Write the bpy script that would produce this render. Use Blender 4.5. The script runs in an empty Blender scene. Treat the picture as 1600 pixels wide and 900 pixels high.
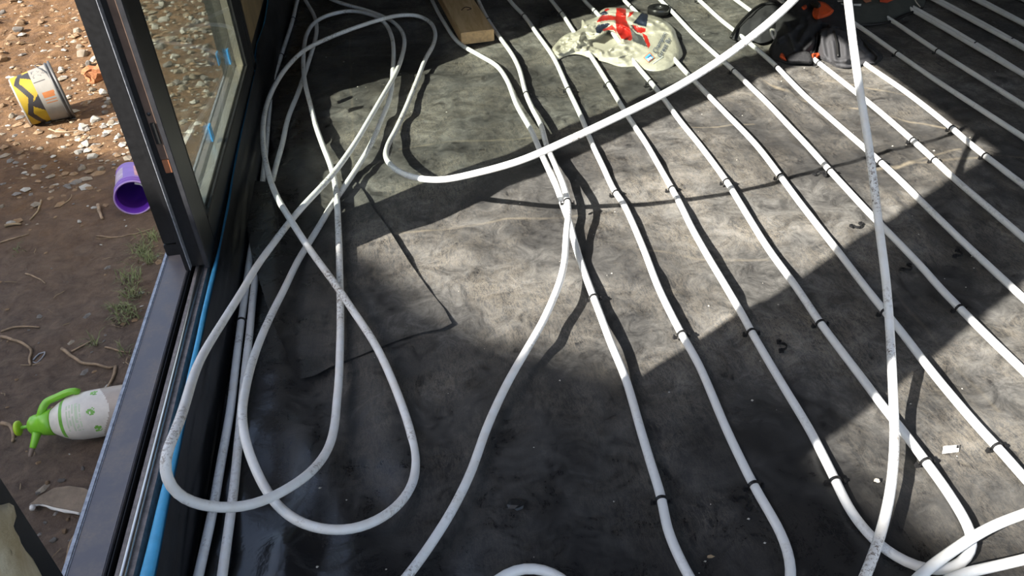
import bpy, bmesh, math, random
import numpy as np
from mathutils import Vector, Matrix, noise
from mathutils.geometry import delaunay_2d_cdt

random.seed(7)
C = bpy.context.scene.collection
S = bpy.context.scene
R = math.radians

# ------------------------------------------------------------------ camera
F, PITCH, ROLL, H, YAW = 1250.0, 0.640874, -0.0540145, 1.0842888, R(7.7)
cp, sp, cr, sr, cw, sw = (math.cos(PITCH), math.sin(PITCH), math.cos(ROLL), math.sin(ROLL), math.cos(YAW), math.sin(YAW))

def ray(u, v):
    x = (u - 800) / F; y = -(v - 450) / F
    x, y = cr * x - sr * y, sr * x + cr * y
    X, Y, Z = x, cp + y * sp, -sp + y * cp
    return Vector((X * cw + Y * sw, -X * sw + Y * cw, Z))

def at(u, v, z=0.0):
    """surveyed point: where the sight line (u, v) meets the height z"""
    d = ray(u, v)
    return Vector((0, 0, H)) + d * ((z - H) / d.z)

def atx(u, v, x):
    d = ray(u, v)
    return Vector((0, 0, H)) + d * (x / d.x)

cam_d = bpy.data.cameras.new('camera'); cam = bpy.data.objects.new('camera', cam_d); C.objects.link(cam)
fw = ray(800, 450); rt = (ray(800 + F, 450) - fw).normalized(); up = (ray(800, 450 - F) - fw).normalized()
M = Matrix.Identity(4)
for i in range(3):
    M[i][0], M[i][1], M[i][2] = rt[i], up[i], -fw.normalized()[i]
M[2][3] = H
cam.matrix_world = M
cam_d.sensor_width = 36; cam_d.lens = F / 1600 * 36; cam_d.clip_start = 0.02; cam_d.clip_end = 200
S.camera = cam

# ------------------------------------------------------------------ sky, sun, exposure
SUN_AZ, SUN_EL = R(61.7), R(35)
TRAVEL = Vector((math.sin(SUN_AZ) * math.cos(SUN_EL), math.cos(SUN_AZ) * math.cos(SUN_EL), -math.sin(SUN_EL)))
w = bpy.data.worlds.new('sky'); S.world = w; w.use_nodes = True
nt = w.node_tree; bg = nt.nodes['Background']
sky = nt.nodes.new('ShaderNodeTexSky'); sky.sky_type = 'NISHITA'; sky.sun_disc = False
sky.sun_elevation = SUN_EL; sky.sun_rotation = SUN_AZ + math.pi; sky.dust_density = 2.0; sky.air_density = 1.0
hs = nt.nodes.new('ShaderNodeHueSaturation'); hs.inputs['Saturation'].default_value = 0.85
nt.links.new(sky.outputs[0], hs.inputs['Color']); nt.links.new(hs.outputs[0], bg.inputs['Color'])
bg.inputs['Strength'].default_value = 0.38
sun_d = bpy.data.lights.new('sun', 'SUN'); sun_d.energy = 17.0; sun_d.angle = R(0.55); sun_d.color = (1.0, 0.95, 0.86)
sun = bpy.data.objects.new('sun', sun_d); C.objects.link(sun)
sun.rotation_euler = TRAVEL.to_track_quat('-Z', 'Y').to_euler(); sun.location = (-4, -2, 5)
S.view_settings.view_transform = 'Standard'; S.view_settings.look = 'None'
S.view_settings.gamma = 1.0; S.view_settings.use_curve_mapping = False
S.view_settings.exposure = 0.0

# ------------------------------------------------------------------ materials
class NB:
    def __init__(s, name):
        s.m = bpy.data.materials.new(name); s.m.use_nodes = True
        s.t = s.m.node_tree; s.n = s.t.nodes; s.b = s.n['Principled BSDF']
        s.co = s.n.new('ShaderNodeTexCoord').outputs['Object']
    def link(s, a, b): s.t.links.new(a, b)
    def mapping(s, scale=(1, 1, 1), rot=(0, 0, 0)):
        q = s.n.new('ShaderNodeMapping'); q.inputs['Scale'].default_value = scale; q.inputs['Rotation'].default_value = rot
        s.link(s.co, q.inputs['Vector']); return q.outputs[0]
    def noise(s, scale, detail=4, rough=.6, dist=0, vec=None):
        q = s.n.new('ShaderNodeTexNoise'); q.inputs['Scale'].default_value = scale; q.inputs['Detail'].default_value = detail
        q.inputs['Roughness'].default_value = rough; q.inputs['Distortion'].default_value = dist
        s.link(vec or s.co, q.inputs['Vector']); return q.outputs['Fac']
    def ramp(s, fac, stops):
        q = s.n.new('ShaderNodeValToRGB'); e = q.color_ramp.elements
        while len(e) < len(stops): e.new(0.5)
        for k, (p, c) in enumerate(stops):
            e[k].position = p; e[k].color = (c, c, c, 1) if not hasattr(c, '__len__') else (*c, 1)
        s.link(fac, q.inputs[0]); return q.outputs[0]
    def mix(s, fac, a, b):
        q = s.n.new('ShaderNodeMix'); q.data_type = 'RGBA'
        for k, x in ((0, fac), (6, a), (7, b)):
            if hasattr(x, 'links'): s.link(x, q.inputs[k])
            else: q.inputs[k].default_value = x if k == 0 else (*x, 1)
        return q.outputs[2]
    def math(s, op, a, b=0.0):
        q = s.n.new('ShaderNodeMath'); q.operation = op
        for k, x in ((0, a), (1, b)):
            if hasattr(x, 'links'): s.link(x, q.inputs[k])
            else: q.inputs[k].default_value = x
        return q.outputs[0]
    def bump(s, hgt, strength=.3, dist=.002, prev=None):
        q = s.n.new('ShaderNodeBump'); q.inputs['Strength'].default_value = strength; q.inputs['Distance'].default_value = dist
        s.link(hgt, q.inputs['Height'])
        if prev: s.link(prev, q.inputs['Normal'])
        s.link(q.outputs[0], s.b.inputs['Normal']); return q.outputs[0]
    def set(s, **k):
        for a, x in k.items():
            i = s.b.inputs[a.replace('_', ' ')]
            if hasattr(x, 'links'): s.link(x, i)
            else: i.default_value = (*x, 1) if hasattr(x, '__len__') else x

def plain(name, col, rough=.5, metal=0, var=.15, nscale=30, bump=0, bscale=120, bdist=.001, spec=.5):
    b = NB(name)
    d = tuple(c * (1 - var) for c in col); l = tuple(min(1, c * (1 + var)) for c in col)
    b.set(Base_Color=b.mix(b.ramp(b.noise(nscale), [(.3, 0.), (.7, 1.)]), d, l), Roughness=rough, Metallic=metal)
    b.b.inputs['Specular IOR Level'].default_value = spec
    if bump: b.bump(b.noise(bscale, 5), bump, bdist)
    return b.m

def membrane(name, dust=1.0, folds_=()):
    b = NB(name)
    warp = b.n.new('ShaderNodeMixRGB'); warp.blend_type = 'ADD'; warp.inputs[0].default_value = .025
    wn = b.n.new('ShaderNodeTexNoise'); wn.inputs['Scale'].default_value = 6; wn.inputs['Detail'].default_value = 4; b.link(b.co, wn.inputs['Vector'])
    b.link(b.co, warp.inputs[1]); b.link(wn.outputs['Color'], warp.inputs[2])
    wv = warp.outputs[0]
    patch = b.ramp(b.noise(1.9, 6, .62, .5), [(.34, .12), (.66, 1.)])
    mid = b.ramp(b.noise(15, 12, .8, .8), [(.37, .02), (.64, 1.)])
    def fibre(scale, rot, st, lo, hi):
        mp = b.n.new('ShaderNodeMapping'); mp.inputs['Scale'].default_value = (1, st, 1); mp.inputs['Rotation'].default_value = (0, 0, R(rot)); b.link(wv, mp.inputs['Vector'])
        n = b.noise(scale, 8, .78, .9, mp.outputs[0])
        r_ = b.math('ABSOLUTE', b.math('SUBTRACT', n, .5))
        return b.ramp(r_, [(lo, 1.), (hi, 0.)])
    f1 = fibre(46, 20, .3, .002, .02); f2 = fibre(60, -50, .28, .002, .02); f3 = fibre(24, 75, .16, .001, .010)
    fib = b.math('MAXIMUM', b.math('MAXIMUM', f1, f2), f3)
    fib = b.math('MULTIPLY', fib, b.ramp(b.noise(4, 6, .65), [(.42, .08), (.66, 1.)]))
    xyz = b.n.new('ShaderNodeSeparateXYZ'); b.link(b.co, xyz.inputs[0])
    dust_shade = b.math('ADD', b.math('MULTIPLY', xyz.outputs[1], .55), b.math('MULTIPLY', xyz.outputs[0], .22))
    dust_shade = b.math('ADD', dust_shade, b.math('MULTIPLY', b.noise(1.1, 3), .5))
    dust_shade = b.ramp(dust_shade, [(.62, .11), (1.0, 1.)])  # uneven dust, also thinned to paint the near floor's shade into the colour
    dust_shade = b.math('MULTIPLY', dust_shade, b.ramp(b.math('ADD', xyz.outputs[0], .5), [(.17, .2), (.31, 1.)]))  # thins dust along the left edge, painting in the shade beside the upstand
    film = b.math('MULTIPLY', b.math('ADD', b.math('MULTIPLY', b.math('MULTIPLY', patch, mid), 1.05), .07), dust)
    film = b.math('MULTIPLY', film, dust_shade)
    fib = b.math('MULTIPLY', b.math('MULTIPLY', fib, b.math('ADD', b.math('MULTIPLY', patch, .75), .25)), b.math('MULTIPLY', dust_shade, dust))
    base = b.mix(film, (.0055, .006, .0078), (.195, .19, .18))
    base = b.mix(b.math('MULTIPLY', fib, .7), base, (.37, .32, .25))
    for (a_, b_, wd_, k_) in folds_:
        d_ = b_ - a_
        def vm(op, x, y=None):
            q_ = b.n.new('ShaderNodeVectorMath'); q_.operation = op
            for i_, w_ in enumerate((x, y)):
                if w_ is None: continue
                if hasattr(w_, 'links'): b.link(w_, q_.inputs[i_])
                else: q_.inputs[i_].default_value = tuple(w_)
            return q_
        rel = vm('SUBTRACT', wv, a_ + Vector((.0125, .0125, .0125))).outputs[0]
        t_ = b.math('DIVIDE', vm('DOT_PRODUCT', rel, d_).outputs['Value'], d_.length_squared)
        t_.node.use_clamp = True
        sc_ = b.n.new('ShaderNodeVectorMath'); sc_.operation = 'SCALE'; sc_.inputs[0].default_value = tuple(d_); b.link(t_, sc_.inputs['Scale'])
        ln = vm('LENGTH', vm('MULTIPLY', vm('SUBTRACT', rel, sc_.outputs[0]).outputs[0], (1, 1, 0)).outputs[0]).outputs['Value']
        k = b.ramp(b.math('DIVIDE', ln, wd_), [(0, k_ * .5), (1, 0.)])
        base = b.mix(b.math('MULTIPLY', k, b.ramp(b.noise(14, 4), [(.35, .15), (.6, 1.)])), base, (.33, .28, .2))
    b.set(Base_Color=base)
    sp_ = b.n.new('ShaderNodeMapRange'); sp_.inputs[3].default_value = .6; sp_.inputs[4].default_value = .08; sp_.inputs[1].default_value = .02; sp_.inputs[2].default_value = .3
    b.link(film, sp_.inputs[0]); b.link(sp_.outputs[0], b.b.inputs['Specular IOR Level'])
    q = b.n.new('ShaderNodeMapRange'); q.inputs[3].default_value = .2; q.inputs[4].default_value = .75; q.inputs[1].default_value = .02; q.inputs[2].default_value = .3
    b.link(b.math('ADD', film, b.math('MULTIPLY', fib, .3)), q.inputs[0]); b.set(Roughness=q.outputs[0])
    n1 = b.bump(b.noise(18, 5, .6, .5, b.mapping((.45, 1, 1), (0, 0, R(-25)))), .4, .006)
    b.bump(b.noise(140, 4, .6, .5), .2, .001, n1)
    return b.m

def pipe_mat(name, dirt):
    b = NB(name)
    sm = b.math('MULTIPLY', b.ramp(b.noise(9, 3), [(.5, 0.), (.66, 1.)]), b.ramp(b.noise(170, 4, .75), [(.5, 0.), (.6, 1.)]))
    sm = b.math('MULTIPLY', sm, dirt)
    film = b.math('MULTIPLY', b.ramp(b.noise(30, 4), [(.4, 0.), (.75, .5)]), dirt)
    base = b.mix(film, (.78, .79, .79), (.6, .54, .45))
    b.set(Base_Color=b.mix(sm, base, (.13, .09, .06)), Roughness=.38)
    return b.m

FOLDS_PALE = [(at(p0, q0), at(p1, q1), wd_, k_) for p0, q0, p1, q1, wd_, k_ in ((617, 358, 905, 328, .008, .7), (625, 228, 1010, 188, .008, .6), (1360, 264, 1600, 238, .010, .8), (1000, 390, 1200, 398, .007, .5), (546, 60, 553, 300, .006, .35), (1390, 430, 1560, 640, .006, .3), (1290, 122, 1420, 150, .008, .9), (1330, 165, 1490, 195, .008, .9), (1180, 118, 1262, 152, .008, .9), (1060, 200, 1180, 188, .007, .8), (1400, 262, 1500, 232, .007, .8))]
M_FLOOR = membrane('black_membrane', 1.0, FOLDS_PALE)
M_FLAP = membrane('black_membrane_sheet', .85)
M_UP = plain('black_membrane_clean', (.006, .0065, .008), .3, 0, .3, 9, .25, 7, .01)
M_PIPE = pipe_mat('white_pipe', .35); M_COIL = pipe_mat('white_pipe_dirty', .9)
M_CLIP = plain('black_clip_plastic', (.012, .012, .013), .45)
M_ALU = plain('dark_grey_aluminium', (.03, .03, .034), .42, .0, .25, 60, .15, 500, .0005)
def sill_mat():
    b = NB('dusty_grey_sill')
    d = b.math('MULTIPLY', b.ramp(b.noise(16, 5, .65), [(.42, 0.), (.72, 1.)]), b.ramp(b.noise(160, 4, .7), [(.35, .25), (.7, 1.)]))
    b.set(Base_Color=b.mix(d, (.12, .112, .122), (.23, .19, .155)), Roughness=b.ramp(d, [(0, .3), (1, .65)]))
    return b.m
M_SILL = sill_mat()
M_BLACK = plain('black_powder_coat', (.012, .012, .013), .38, 0, .3, 80, .12, 400, .0004)
M_GASK = plain('black_gasket', (.006, .006, .006), .6)
M_STEEL = plain('steel_rail', (.62, .58, .54), .28, 1.0, .1, 40)
M_TRACK = plain('dusty_track', (.2, .175, .165), .55, 0, .35, 90, .4, 300, .001)
M_LIP = plain('worn_lip', (.34, .35, .38), .4, .4, .35, 120, .3, 300, .001)
M_BROWN = plain('brown_strip', (.13, .085, .065), .5, 0, .2, 30)
M_BLUE = plain('blue_foam', (.07, .36, .62), .5, 0, .12, 50, .2, 200)
M_BLUEP = plain('blue_packer', (.04, .33, .75), .35)
M_WOOD_DARK = plain('raw_board', (.22, .16, .085), .7, 0, .25, 12, .3, 80)
M_WALL = plain('bare_wall', (.22, .21, .19), .85, 0, .1, 4)
M_CEIL = plain('bare_ceiling', (.16, .15, .14), .9, 0, .1, 3)
def foam_mat():
    b = NB('cream_foam')
    b.set(Base_Color=b.mix(b.ramp(b.noise(18, 5), [(.35, 0.), (.65, 1.)]), (.5, .42, .26), (.75, .69, .52)), Roughness=.85)
    b.bump(b.noise(70, 6, .7), .6, .006)
    return b.m
M_FOAM = foam_mat()
def glass_mat():
    m = bpy.data.materials.new('clear_glass'); m.use_nodes = True; t = m.node_tree; t.nodes.clear()
    o = t.nodes.new('ShaderNodeOutputMaterial'); mx = t.nodes.new('ShaderNodeMixShader')
    tr = t.nodes.new('ShaderNodeBsdfTransparent'); gl = t.nodes.new('ShaderNodeBsdfGlossy'); lw = t.nodes.new('ShaderNodeLayerWeight'); lw.inputs[0].default_value = .5
    pw = t.nodes.new('ShaderNodeMath'); pw.operation = 'POWER'; pw.inputs[1].default_value = 4.0; t.links.new(lw.outputs['Facing'], pw.inputs[0])
    fr = t.nodes.new('ShaderNodeMath'); fr.operation = 'MULTIPLY_ADD'; fr.inputs[1].default_value = .55; fr.inputs[2].default_value = .065; t.links.new(pw.outputs[0], fr.inputs[0])
    tr.inputs[0].default_value = (.935, .955, .93, 1); gl.inputs['Roughness'].default_value = .01
    t.links.new(fr.outputs[0], mx.inputs[0]); t.links.new(tr.outputs[0], mx.inputs[1]); t.links.new(gl.outputs[0], mx.inputs[2])
    df = t.nodes.new('ShaderNodeBsdfDiffuse'); df.inputs[0].default_value = (.5, .52, .48, 1); m2 = t.nodes.new('ShaderNodeMixShader'); m2.inputs[0].default_value = .022
    t.links.new(mx.outputs[0], m2.inputs[1]); t.links.new(df.outputs[0], m2.inputs[2]); t.links.new(m2.outputs[0], o.inputs[0]); return m
M_GLASS = glass_mat()
def soil_mat():
    b = NB('garden_soil')
    zone = b.n.new('ShaderNodeSeparateXYZ'); b.link(b.co, zone.inputs[0])
    z = b.math('ADD', b.math('MULTIPLY', zone.outputs[1], .62), b.math('MULTIPLY', b.noise(2.2, 4), 1.0))
    z = b.ramp(b.math('MULTIPLY', z, .4), [(.62, 0.), (.86, 1.)])
    damp = b.mix(b.ramp(b.noise(26, 7, .7, .6), [(.32, 0.), (.72, 1.)]), (.1, .067, .048), (.27, .19, .135))
    dry = b.mix(b.ramp(b.noise(18, 7, .7, .8), [(.35, 0.), (.7, 1.)]), (.11, .055, .022), (.27, .145, .062))
    base = b.mix(z, damp, dry)
    spk = b.ramp(b.noise(190, 3, .6), [(.66, 0.), (.74, 1.)])
    b.set(Base_Color=b.mix(b.math('MULTIPLY', spk, .6), base, (.3, .24, .18)), Roughness=.95)
    n1 = b.bump(b.noise(24, 9, .72, .4), 1.0, .03)
    b.bump(b.noise(110, 6, .75), .8, .008, n1)
    return b.m
M_SOIL = soil_mat()
M_STONE = [plain('rubble_pale', (.24, .2, .15), .9, 0, .3, 25, .6, 60, .004), plain('rubble_tan', (.21, .135, .075), .9, 0, .3, 25, .6, 60, .004),
           plain('rubble_grey', (.15, .135, .12), .9, 0, .3, 25, .6, 60, .004), plain('rubble_white', (.36, .34, .3), .9, 0, .2, 25, .5, 60, .004)]
M_TWIG = plain('dry_twig', (.27, .19, .12), .9, 0, .35, 60, .4, 200)
M_STRAW = plain('straw', (.3, .22, .13), .9, 0, .3, 60)
M_GRASS = plain('grass_green', (.15, .17, .06), .7, 0, .4, 40)
M_BRICK = plain('orange_brick', (.32, .125, .05), .9, 0, .5, 22, .6, 60, .004)

# ------------------------------------------------------------------ object helpers
def mk(name, verts, faces, mats, parent=None, smooth=True, fmi=None):
    me = bpy.data.meshes.new(name)
    off = parent_world(parent) if parent else Vector((0, 0, 0))
    me.from_pydata([tuple(Vector(v) - off) for v in verts], [], [tuple(int(i) for i in f) for f in faces])
    for m in (mats if isinstance(mats, (list, tuple)) else [mats]): me.materials.append(m)
    if smooth: me.polygons.foreach_set('use_smooth', [True] * len(me.polygons))
    if fmi is not None: me.polygons.foreach_set('material_index', [int(i) for i in fmi])
    me.update()
    o = bpy.data.objects.new(name, me); C.objects.link(o)
    if parent: o.parent = parent
    return o

def parent_world(p):
    v = Vector(p.location)
    while p.parent: p = p.parent; v += Vector(p.location)
    return v

def tag(o, label=None, cat=None, group=None, kind=None):
    for k, x in (('label', label), ('category', cat), ('group', group), ('kind', kind)):
        if x: o[k] = x
    return o

def thing(name, loc, label, cat, group=None, kind=None):
    o = bpy.data.objects.new(name, None); C.objects.link(o); o.location = loc; o.empty_display_size = .05
    return tag(o, label, cat, group, kind)

def fixn(o):
    bm = bmesh.new(); bm.from_mesh(o.data); bmesh.ops.recalc_face_normals(bm, faces=bm.faces); bm.to_mesh(o.data); bm.free(); return o

def box_geo(x0, x1, y0, y1, z0, z1, bev=0.0):
    bm = bmesh.new(); bmesh.ops.create_cube(bm, size=1)
    for v in bm.verts:
        v.co = Vector((x0 + (v.co.x + .5) * (x1 - x0), y0 + (v.co.y + .5) * (y1 - y0), z0 + (v.co.z + .5) * (z1 - z0)))
    if bev: bmesh.ops.bevel(bm, geom=bm.edges[:], offset=bev, segments=2, affect='EDGES')
    bmesh.ops.recalc_face_normals(bm, faces=bm.faces)
    bm.verts.index_update()
    g = ([v.co.copy() for v in bm.verts], [[v.index for v in f.verts] for f in bm.faces]); bm.free(); return g

def box(name, dims, mat, parent=None, bev=0.002):
    v, f = box_geo(*dims, bev); return mk(name, v, f, mat, parent, smooth=False)

def join(*gs):
    V, Fc = [], []
    for v, f in gs:
        k = len(V); V += list(v); Fc += [[i + k for i in q] for q in f]
    return V, Fc

def catmull(P, step=.012):
    P = [Vector(p) for p in P]
    Q = [P[0] * 2 - P[1]] + P + [P[-1] * 2 - P[-2]]
    out = []
    for i in range(1, len(Q) - 2):
        p0, p1, p2, p3 = Q[i - 1:i + 3]
        t0 = 0; t1 = t0 + max(1e-4, (p1 - p0).length) ** .5; t2 = t1 + max(1e-4, (p2 - p1).length) ** .5; t3 = t2 + max(1e-4, (p3 - p2).length) ** .5
        n = max(1, int((p2 - p1).length / step))
        for k in range(n):
            t = t1 + (t2 - t1) * k / n
            a1 = p0 * ((t1 - t) / (t1 - t0)) + p1 * ((t - t0) / (t1 - t0)); a2 = p1 * ((t2 - t) / (t2 - t1)) + p2 * ((t - t1) / (t2 - t1))
            a3 = p2 * ((t3 - t) / (t3 - t2)) + p3 * ((t - t2) / (t3 - t2))
            b1 = a1 * ((t2 - t) / (t2 - t0)) + a2 * ((t - t0) / (t2 - t0)); b2 = a2 * ((t3 - t) / (t3 - t1)) + a3 * ((t - t1) / (t3 - t1))
            out.append(b1 * ((t2 - t) / (t2 - t1)) + b2 * ((t - t1) / (t2 - t1)))
    out.append(P[-1]); return out

def relax(P, it=6):
    for _ in range(it):
        Q = list(P)
        for i in range(1, len(P) - 1): Q[i] = P[i] * .5 + (P[i - 1] + P[i + 1]) * .25
        P = Q
    return P

def tube_geo(P, r, n=10, cap=True):
    V, Fc = [], []
    T = [(P[min(i + 1, len(P) - 1)] - P[max(i - 1, 0)]).normalized() for i in range(len(P))]
    N = T[0].orthogonal().normalized()
    for i, p in enumerate(P):
        N = (N - T[i] * N.dot(T[i])).normalized(); B = T[i].cross(N)
        rr = r[i] if hasattr(r, '__len__') else r
        for k in range(n):
            a = 2 * math.pi * k / n
            V.append(p + (N * math.cos(a) + B * math.sin(a)) * rr)
    for i in range(len(P) - 1):
        for k in range(n):
            Fc.append([i * n + k, i * n + (k + 1) % n, (i + 1) * n + (k + 1) % n, (i + 1) * n + k])
    if cap: Fc.append(list(range(n))[::-1]); Fc.append([(len(P) - 1) * n + k for k in range(n)])
    return V, Fc

def lathe_geo(A, axis, prof, n=40, ref=None):
    """profile [(distance along axis, radius)] spun about axis from A; returns verts, faces, (t index, phi) per face"""
    ax = axis.normalized(); ref = ref or (Vector((0, 0, 1)) if abs(ax.z) < .9 else Vector((1, 0, 0))); N = (ref - ax * ref.dot(ax)).normalized(); B = ax.cross(N)
    V, Fc, tp = [], [], []
    for d, r in prof:
        for k in range(n):
            a = 2 * math.pi * k / n
            V.append(A + ax * d + (N * math.cos(a) + B * math.sin(a)) * r)
    for i in range(len(prof) - 1):
        for k in range(n):
            Fc.append([i * n + k, i * n + (k + 1) % n, (i + 1) * n + (k + 1) % n, (i + 1) * n + k]); tp.append(((prof[i][0] + prof[i + 1][0]) / 2, (k + .5) / n * 360, i))
    return V, Fc, tp

def refine(prof, step):
    out = [prof[0]]
    for a, b in zip(prof[:-1], prof[1:]):
        n = max(1, int(math.hypot(b[0] - a[0], b[1] - a[1]) / step))
        out += [(a[0] + (b[0] - a[0]) * k / n, a[1] + (b[1] - a[1]) * k / n) for k in range(1, n + 1)]
    return out

def nz(x, y, s, z=0.0): return noise.noise(Vector((x * s, y * s, z)))

# ------------------------------------------------------------------ floor
RIDGES = [((578, 570), (648, 775), .022, .05), ((450, 560), (432, 690), .014, .045), ((474, 640), (500, 770), .016, .035), ((450, 835), (436, 930), .016, .04),
          ((558, 845), (556, 930), .017, .042), ((520, 700), (536, 810), .008, .012), ((740, 380), (700, 470), .008, .05), ((1000, 430), (1100, 360), .006, .03), ((470, 225), (475, 275), .014, .03),
          ((1460, 750), (1490, 850), .012, .03), ((1345, 270), (1470, 380), .009, .014), ((1210, 120), (1300, 200), .011, .016), ((1300, 130), (1420, 215), .009, .016), ((1150, 60), (1235, 210), .008, .02), ((1380, 230), (1500, 300), .008, .014)]
RW = [(at(*a), at(*b), h, wd) for a, b, h, wd in RIDGES]
def floor_h(x, y):
    h = -.008 + .012 * nz(x, y, 1.9, 1) + .015 * nz(x, y * .8, 4.6, 5) + .007 * nz(x, y, 9.5, 15) + .0028 * nz(x + y, y - x, 14, 9)
    ca, sa = .88, -.47
    q1, q2 = x * ca + y * sa, (-x * sa + y * ca)
    h += .007 * max(0, 1 - abs(nz(q1 * .8, q2 * 2.2, 2.6, 3)) * 6) * max(0, nz(x, y, 1.2, 21) + .25)
    h += .006 * max(0, 1 - abs(nz(q1 * 1.5, q2 * .7, 3.4, 13)) * 7) * max(0, nz(x, y, 1.5, 23) + .15)
    h = h if h < .001 else .001 + .35 * (h - .001)
    for a, b, hh, wd in RW:
        d = b - a; t = max(0, min(1, ((x - a.x) * d.x + (y - a.y) * d.y) / (d.x ** 2 + d.y ** 2)))
        q2 = (x - a.x - d.x * t) ** 2 + (y - a.y - d.y * t) ** 2
        if q2 < 9 * wd * wd: h += hh * math.exp(-q2 / wd ** 2) * (1 - (2 * t - 1) ** 4 * .6)
    return h
def grid(x0, x1, y0, y1, st, hf, name, mat, parent=None):
    nx, ny = int((x1 - x0) / st) + 1, int((y1 - y0) / st) + 1
    V = [(x0 + i * st, y0 + j * st, hf(x0 + i * st, y0 + j * st)) for j in range(ny) for i in range(nx)]
    Fc = [(j * nx + i, j * nx + i + 1, (j + 1) * nx + i + 1, (j + 1) * nx + i) for j in range(ny - 1) for i in range(nx - 1)]
    return mk(name, V, Fc, mat, parent)
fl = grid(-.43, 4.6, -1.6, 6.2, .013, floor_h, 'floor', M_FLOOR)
tag(fl, 'dusty wrinkled black plastic membrane covering the whole floor', 'floor', kind='structure')

# ------------------------------------------------------------------ room shell
def struct(name, dims, mat, label=None, cat=None): return tag(box(name, dims, mat, None, 0), label, cat, kind='structure')
X0, X1 = -.56, -.44
struct('ceiling', (-.6, 4.7, -.4, 6.3, 2.3, 2.4), M_CEIL, 'bare pale ceiling over the room', 'ceiling')
struct('wall_right', (4.6, 4.7, -1.6, 6.3, -.05, 2.4), M_WALL, 'bare wall on the far side of the room', 'wall')
struct('wall_back', (-.6, 4.7, 6.2, 6.3, -.05, 2.4), M_WALL, 'bare end wall beyond the pipe runs', 'wall')
wl = thing('wall_left', (-.5, 2.7, 0), 'bare left wall with black pier, door head and raw boarding', 'wall', kind='structure')
PY = atx(97, 893, -.4605).y
box('pier', (X0, -.462, .266, .6, -.05, 1.73), M_BLACK, wl, .002)
box('pier_trim', (-.475, -.4605, .58, PY, -.05, 1.73), M_BLACK, wl, .002)
box('head_beam', (X0, X1, -1.6, 2.7, 1.73, 2.3), M_WALL, wl, 0)
box('boarding', (X0, -.47, 2.72, 6.2, .16, 2.3), M_WOOD_DARK, wl, 0)
box('base_beam', (X0, -.47, 2.72, 6.2, -.05, .16), M_GASK, wl, 0)

# ------------------------------------------------------------------ door frame with sill
ZS = .1
dr = thing('door_1', (-.5, 1.6, 0), 'dark aluminium sliding door frame with dusty sill track beside the membrane', 'door frame', kind='structure')
box('sill_plate', (-.562, -.507, -1.5, 2.72, -.12, ZS), M_SILL, dr, .0015)
box('sill_lip', (-.567, -.558, -1.5, 2.72, -.12, ZS + .003), M_LIP, dr, .002)
box('sill_groove', (-.507, -.493, -1.5, 2.72, -.05, ZS - .02), M_GASK, dr, 0)
v, f = box_geo(-.5035, -.5020, -1.5, 2.72, ZS - .03, ZS - .006)
mk('brush_seal', v, f, M_GASK, dr, False)
box('track_bed', (-.493, -.466, -1.5, 2.72, -.05, ZS - .006), M_TRACK, dr, 0)
v, f = tube_geo([Vector((-.4795, y, ZS - .003)) for y in (-1.5, 2.72)], .0055, 12); mk('track_rail', v, f, M_STEEL, dr)
box('sill_inner_edge', (-.466, -.457, -1.5, 2.72, -.05, ZS - .03), M_GASK, dr, 0)
# mullion post
box('post', (-.561, -.509, 1.6, 1.665, ZS + .03, 1.73), M_BLACK, dr, .002)
box('post_foot', (-.5615, -.5085, 1.598, 1.667, ZS, ZS + .0285), M_BLACK, dr, .0015)
box('post_edge_trim', (-.511, -.508, 1.575, 1.61, ZS, 1.73), M_ALU, dr, .001)
box('post_channel', (-.508, -.47, 1.59, 1.64, ZS, 1.73), M_GASK, dr, 0)
box('far_jamb', (-.561, -.458, 2.665, 2.72, ZS, 1.73), M_BLACK, dr, .002)

# glazed sliding panel
gp = thing('door_2', (-.48, 2.1, ZS), 'black framed double glazed sliding door panel standing in the sill track', 'glass door', kind='structure')
Y0, Y1 = 1.535, 2.655
box('meeting_stile', (-.506, -.4575, Y0, 1.625, ZS + .004, 1.72), M_BLACK, gp, .002)
box('cover_strip', (-.5065, -.4975, Y0 - .016, Y0 + .001, ZS + .006, 1.72), M_BLACK, gp, .001)
box('edge_bead', (-.4975, -.4955, Y0 - .0165, Y0 + .001, ZS + .006, 1.72), M_LIP, gp, .0005)
box('brown_band', (-.4845, -.4685, Y0 - .003, Y0 + .001, .365, 1.72), M_BROWN, gp, .001)  # thin brown band on the stile front, ending above the sill
box('strip_end', (-.4835, -.4695, Y0 - .0035, Y0 + .001, .335, .3645), plain('orange_strip_end', (.34, .13, .06), .6), gp, .001)
box('stile_fin', (-.4665, -.4565, Y0 - .012, Y0 + .001, ZS + .004, 1.72), M_ALU, gp, .001)
box('latch_keep', (-.482, -.472, Y0 - .006, Y0 - .0025, .40, .445), M_GASK, gp, .001)
v, f, _ = lathe_geo(Vector((-.478, Y0 - .0028, .463)), Vector((0, -1, 0)), [(0, .004), (.0015, .0035), (.002, 0)], 10); mk('screw', v, f, M_ALU, gp)
box('outer_stile', (-.506, -.4575, 2.56, Y1, ZS + .004, 1.72), M_BLACK, gp, .002)
box('bottom_rail', (-.506, -.4575, 1.625, 2.56, ZS + .004, .168), M_BLACK, gp, .002)
box('top_rail', (-.506, -.4575, 1.625, 2.56, 1.64, 1.72), M_BLACK, gp, .002)
box('glass_pane', (-.4675, -.4635, 1.62, 2.565, .165, 1.645), M_GLASS, gp, 0)
box('glass_pane', (-.4955, -.4915, 1.62, 2.565, .165, 1.645), M_GLASS, gp, 0)
M_SPACER = plain('alu_spacer', (.5, .46, .38), .35, .8, .1)
v, f = join(box_geo(-.490, -.469, 1.627, 2.558, .168, .178, .001), box_geo(-.490, -.469, 2.548, 2.558, .168, 1.64, .001), box_geo(-.490, -.469, 1.627, 1.637, .168, 1.64, .001))
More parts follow.
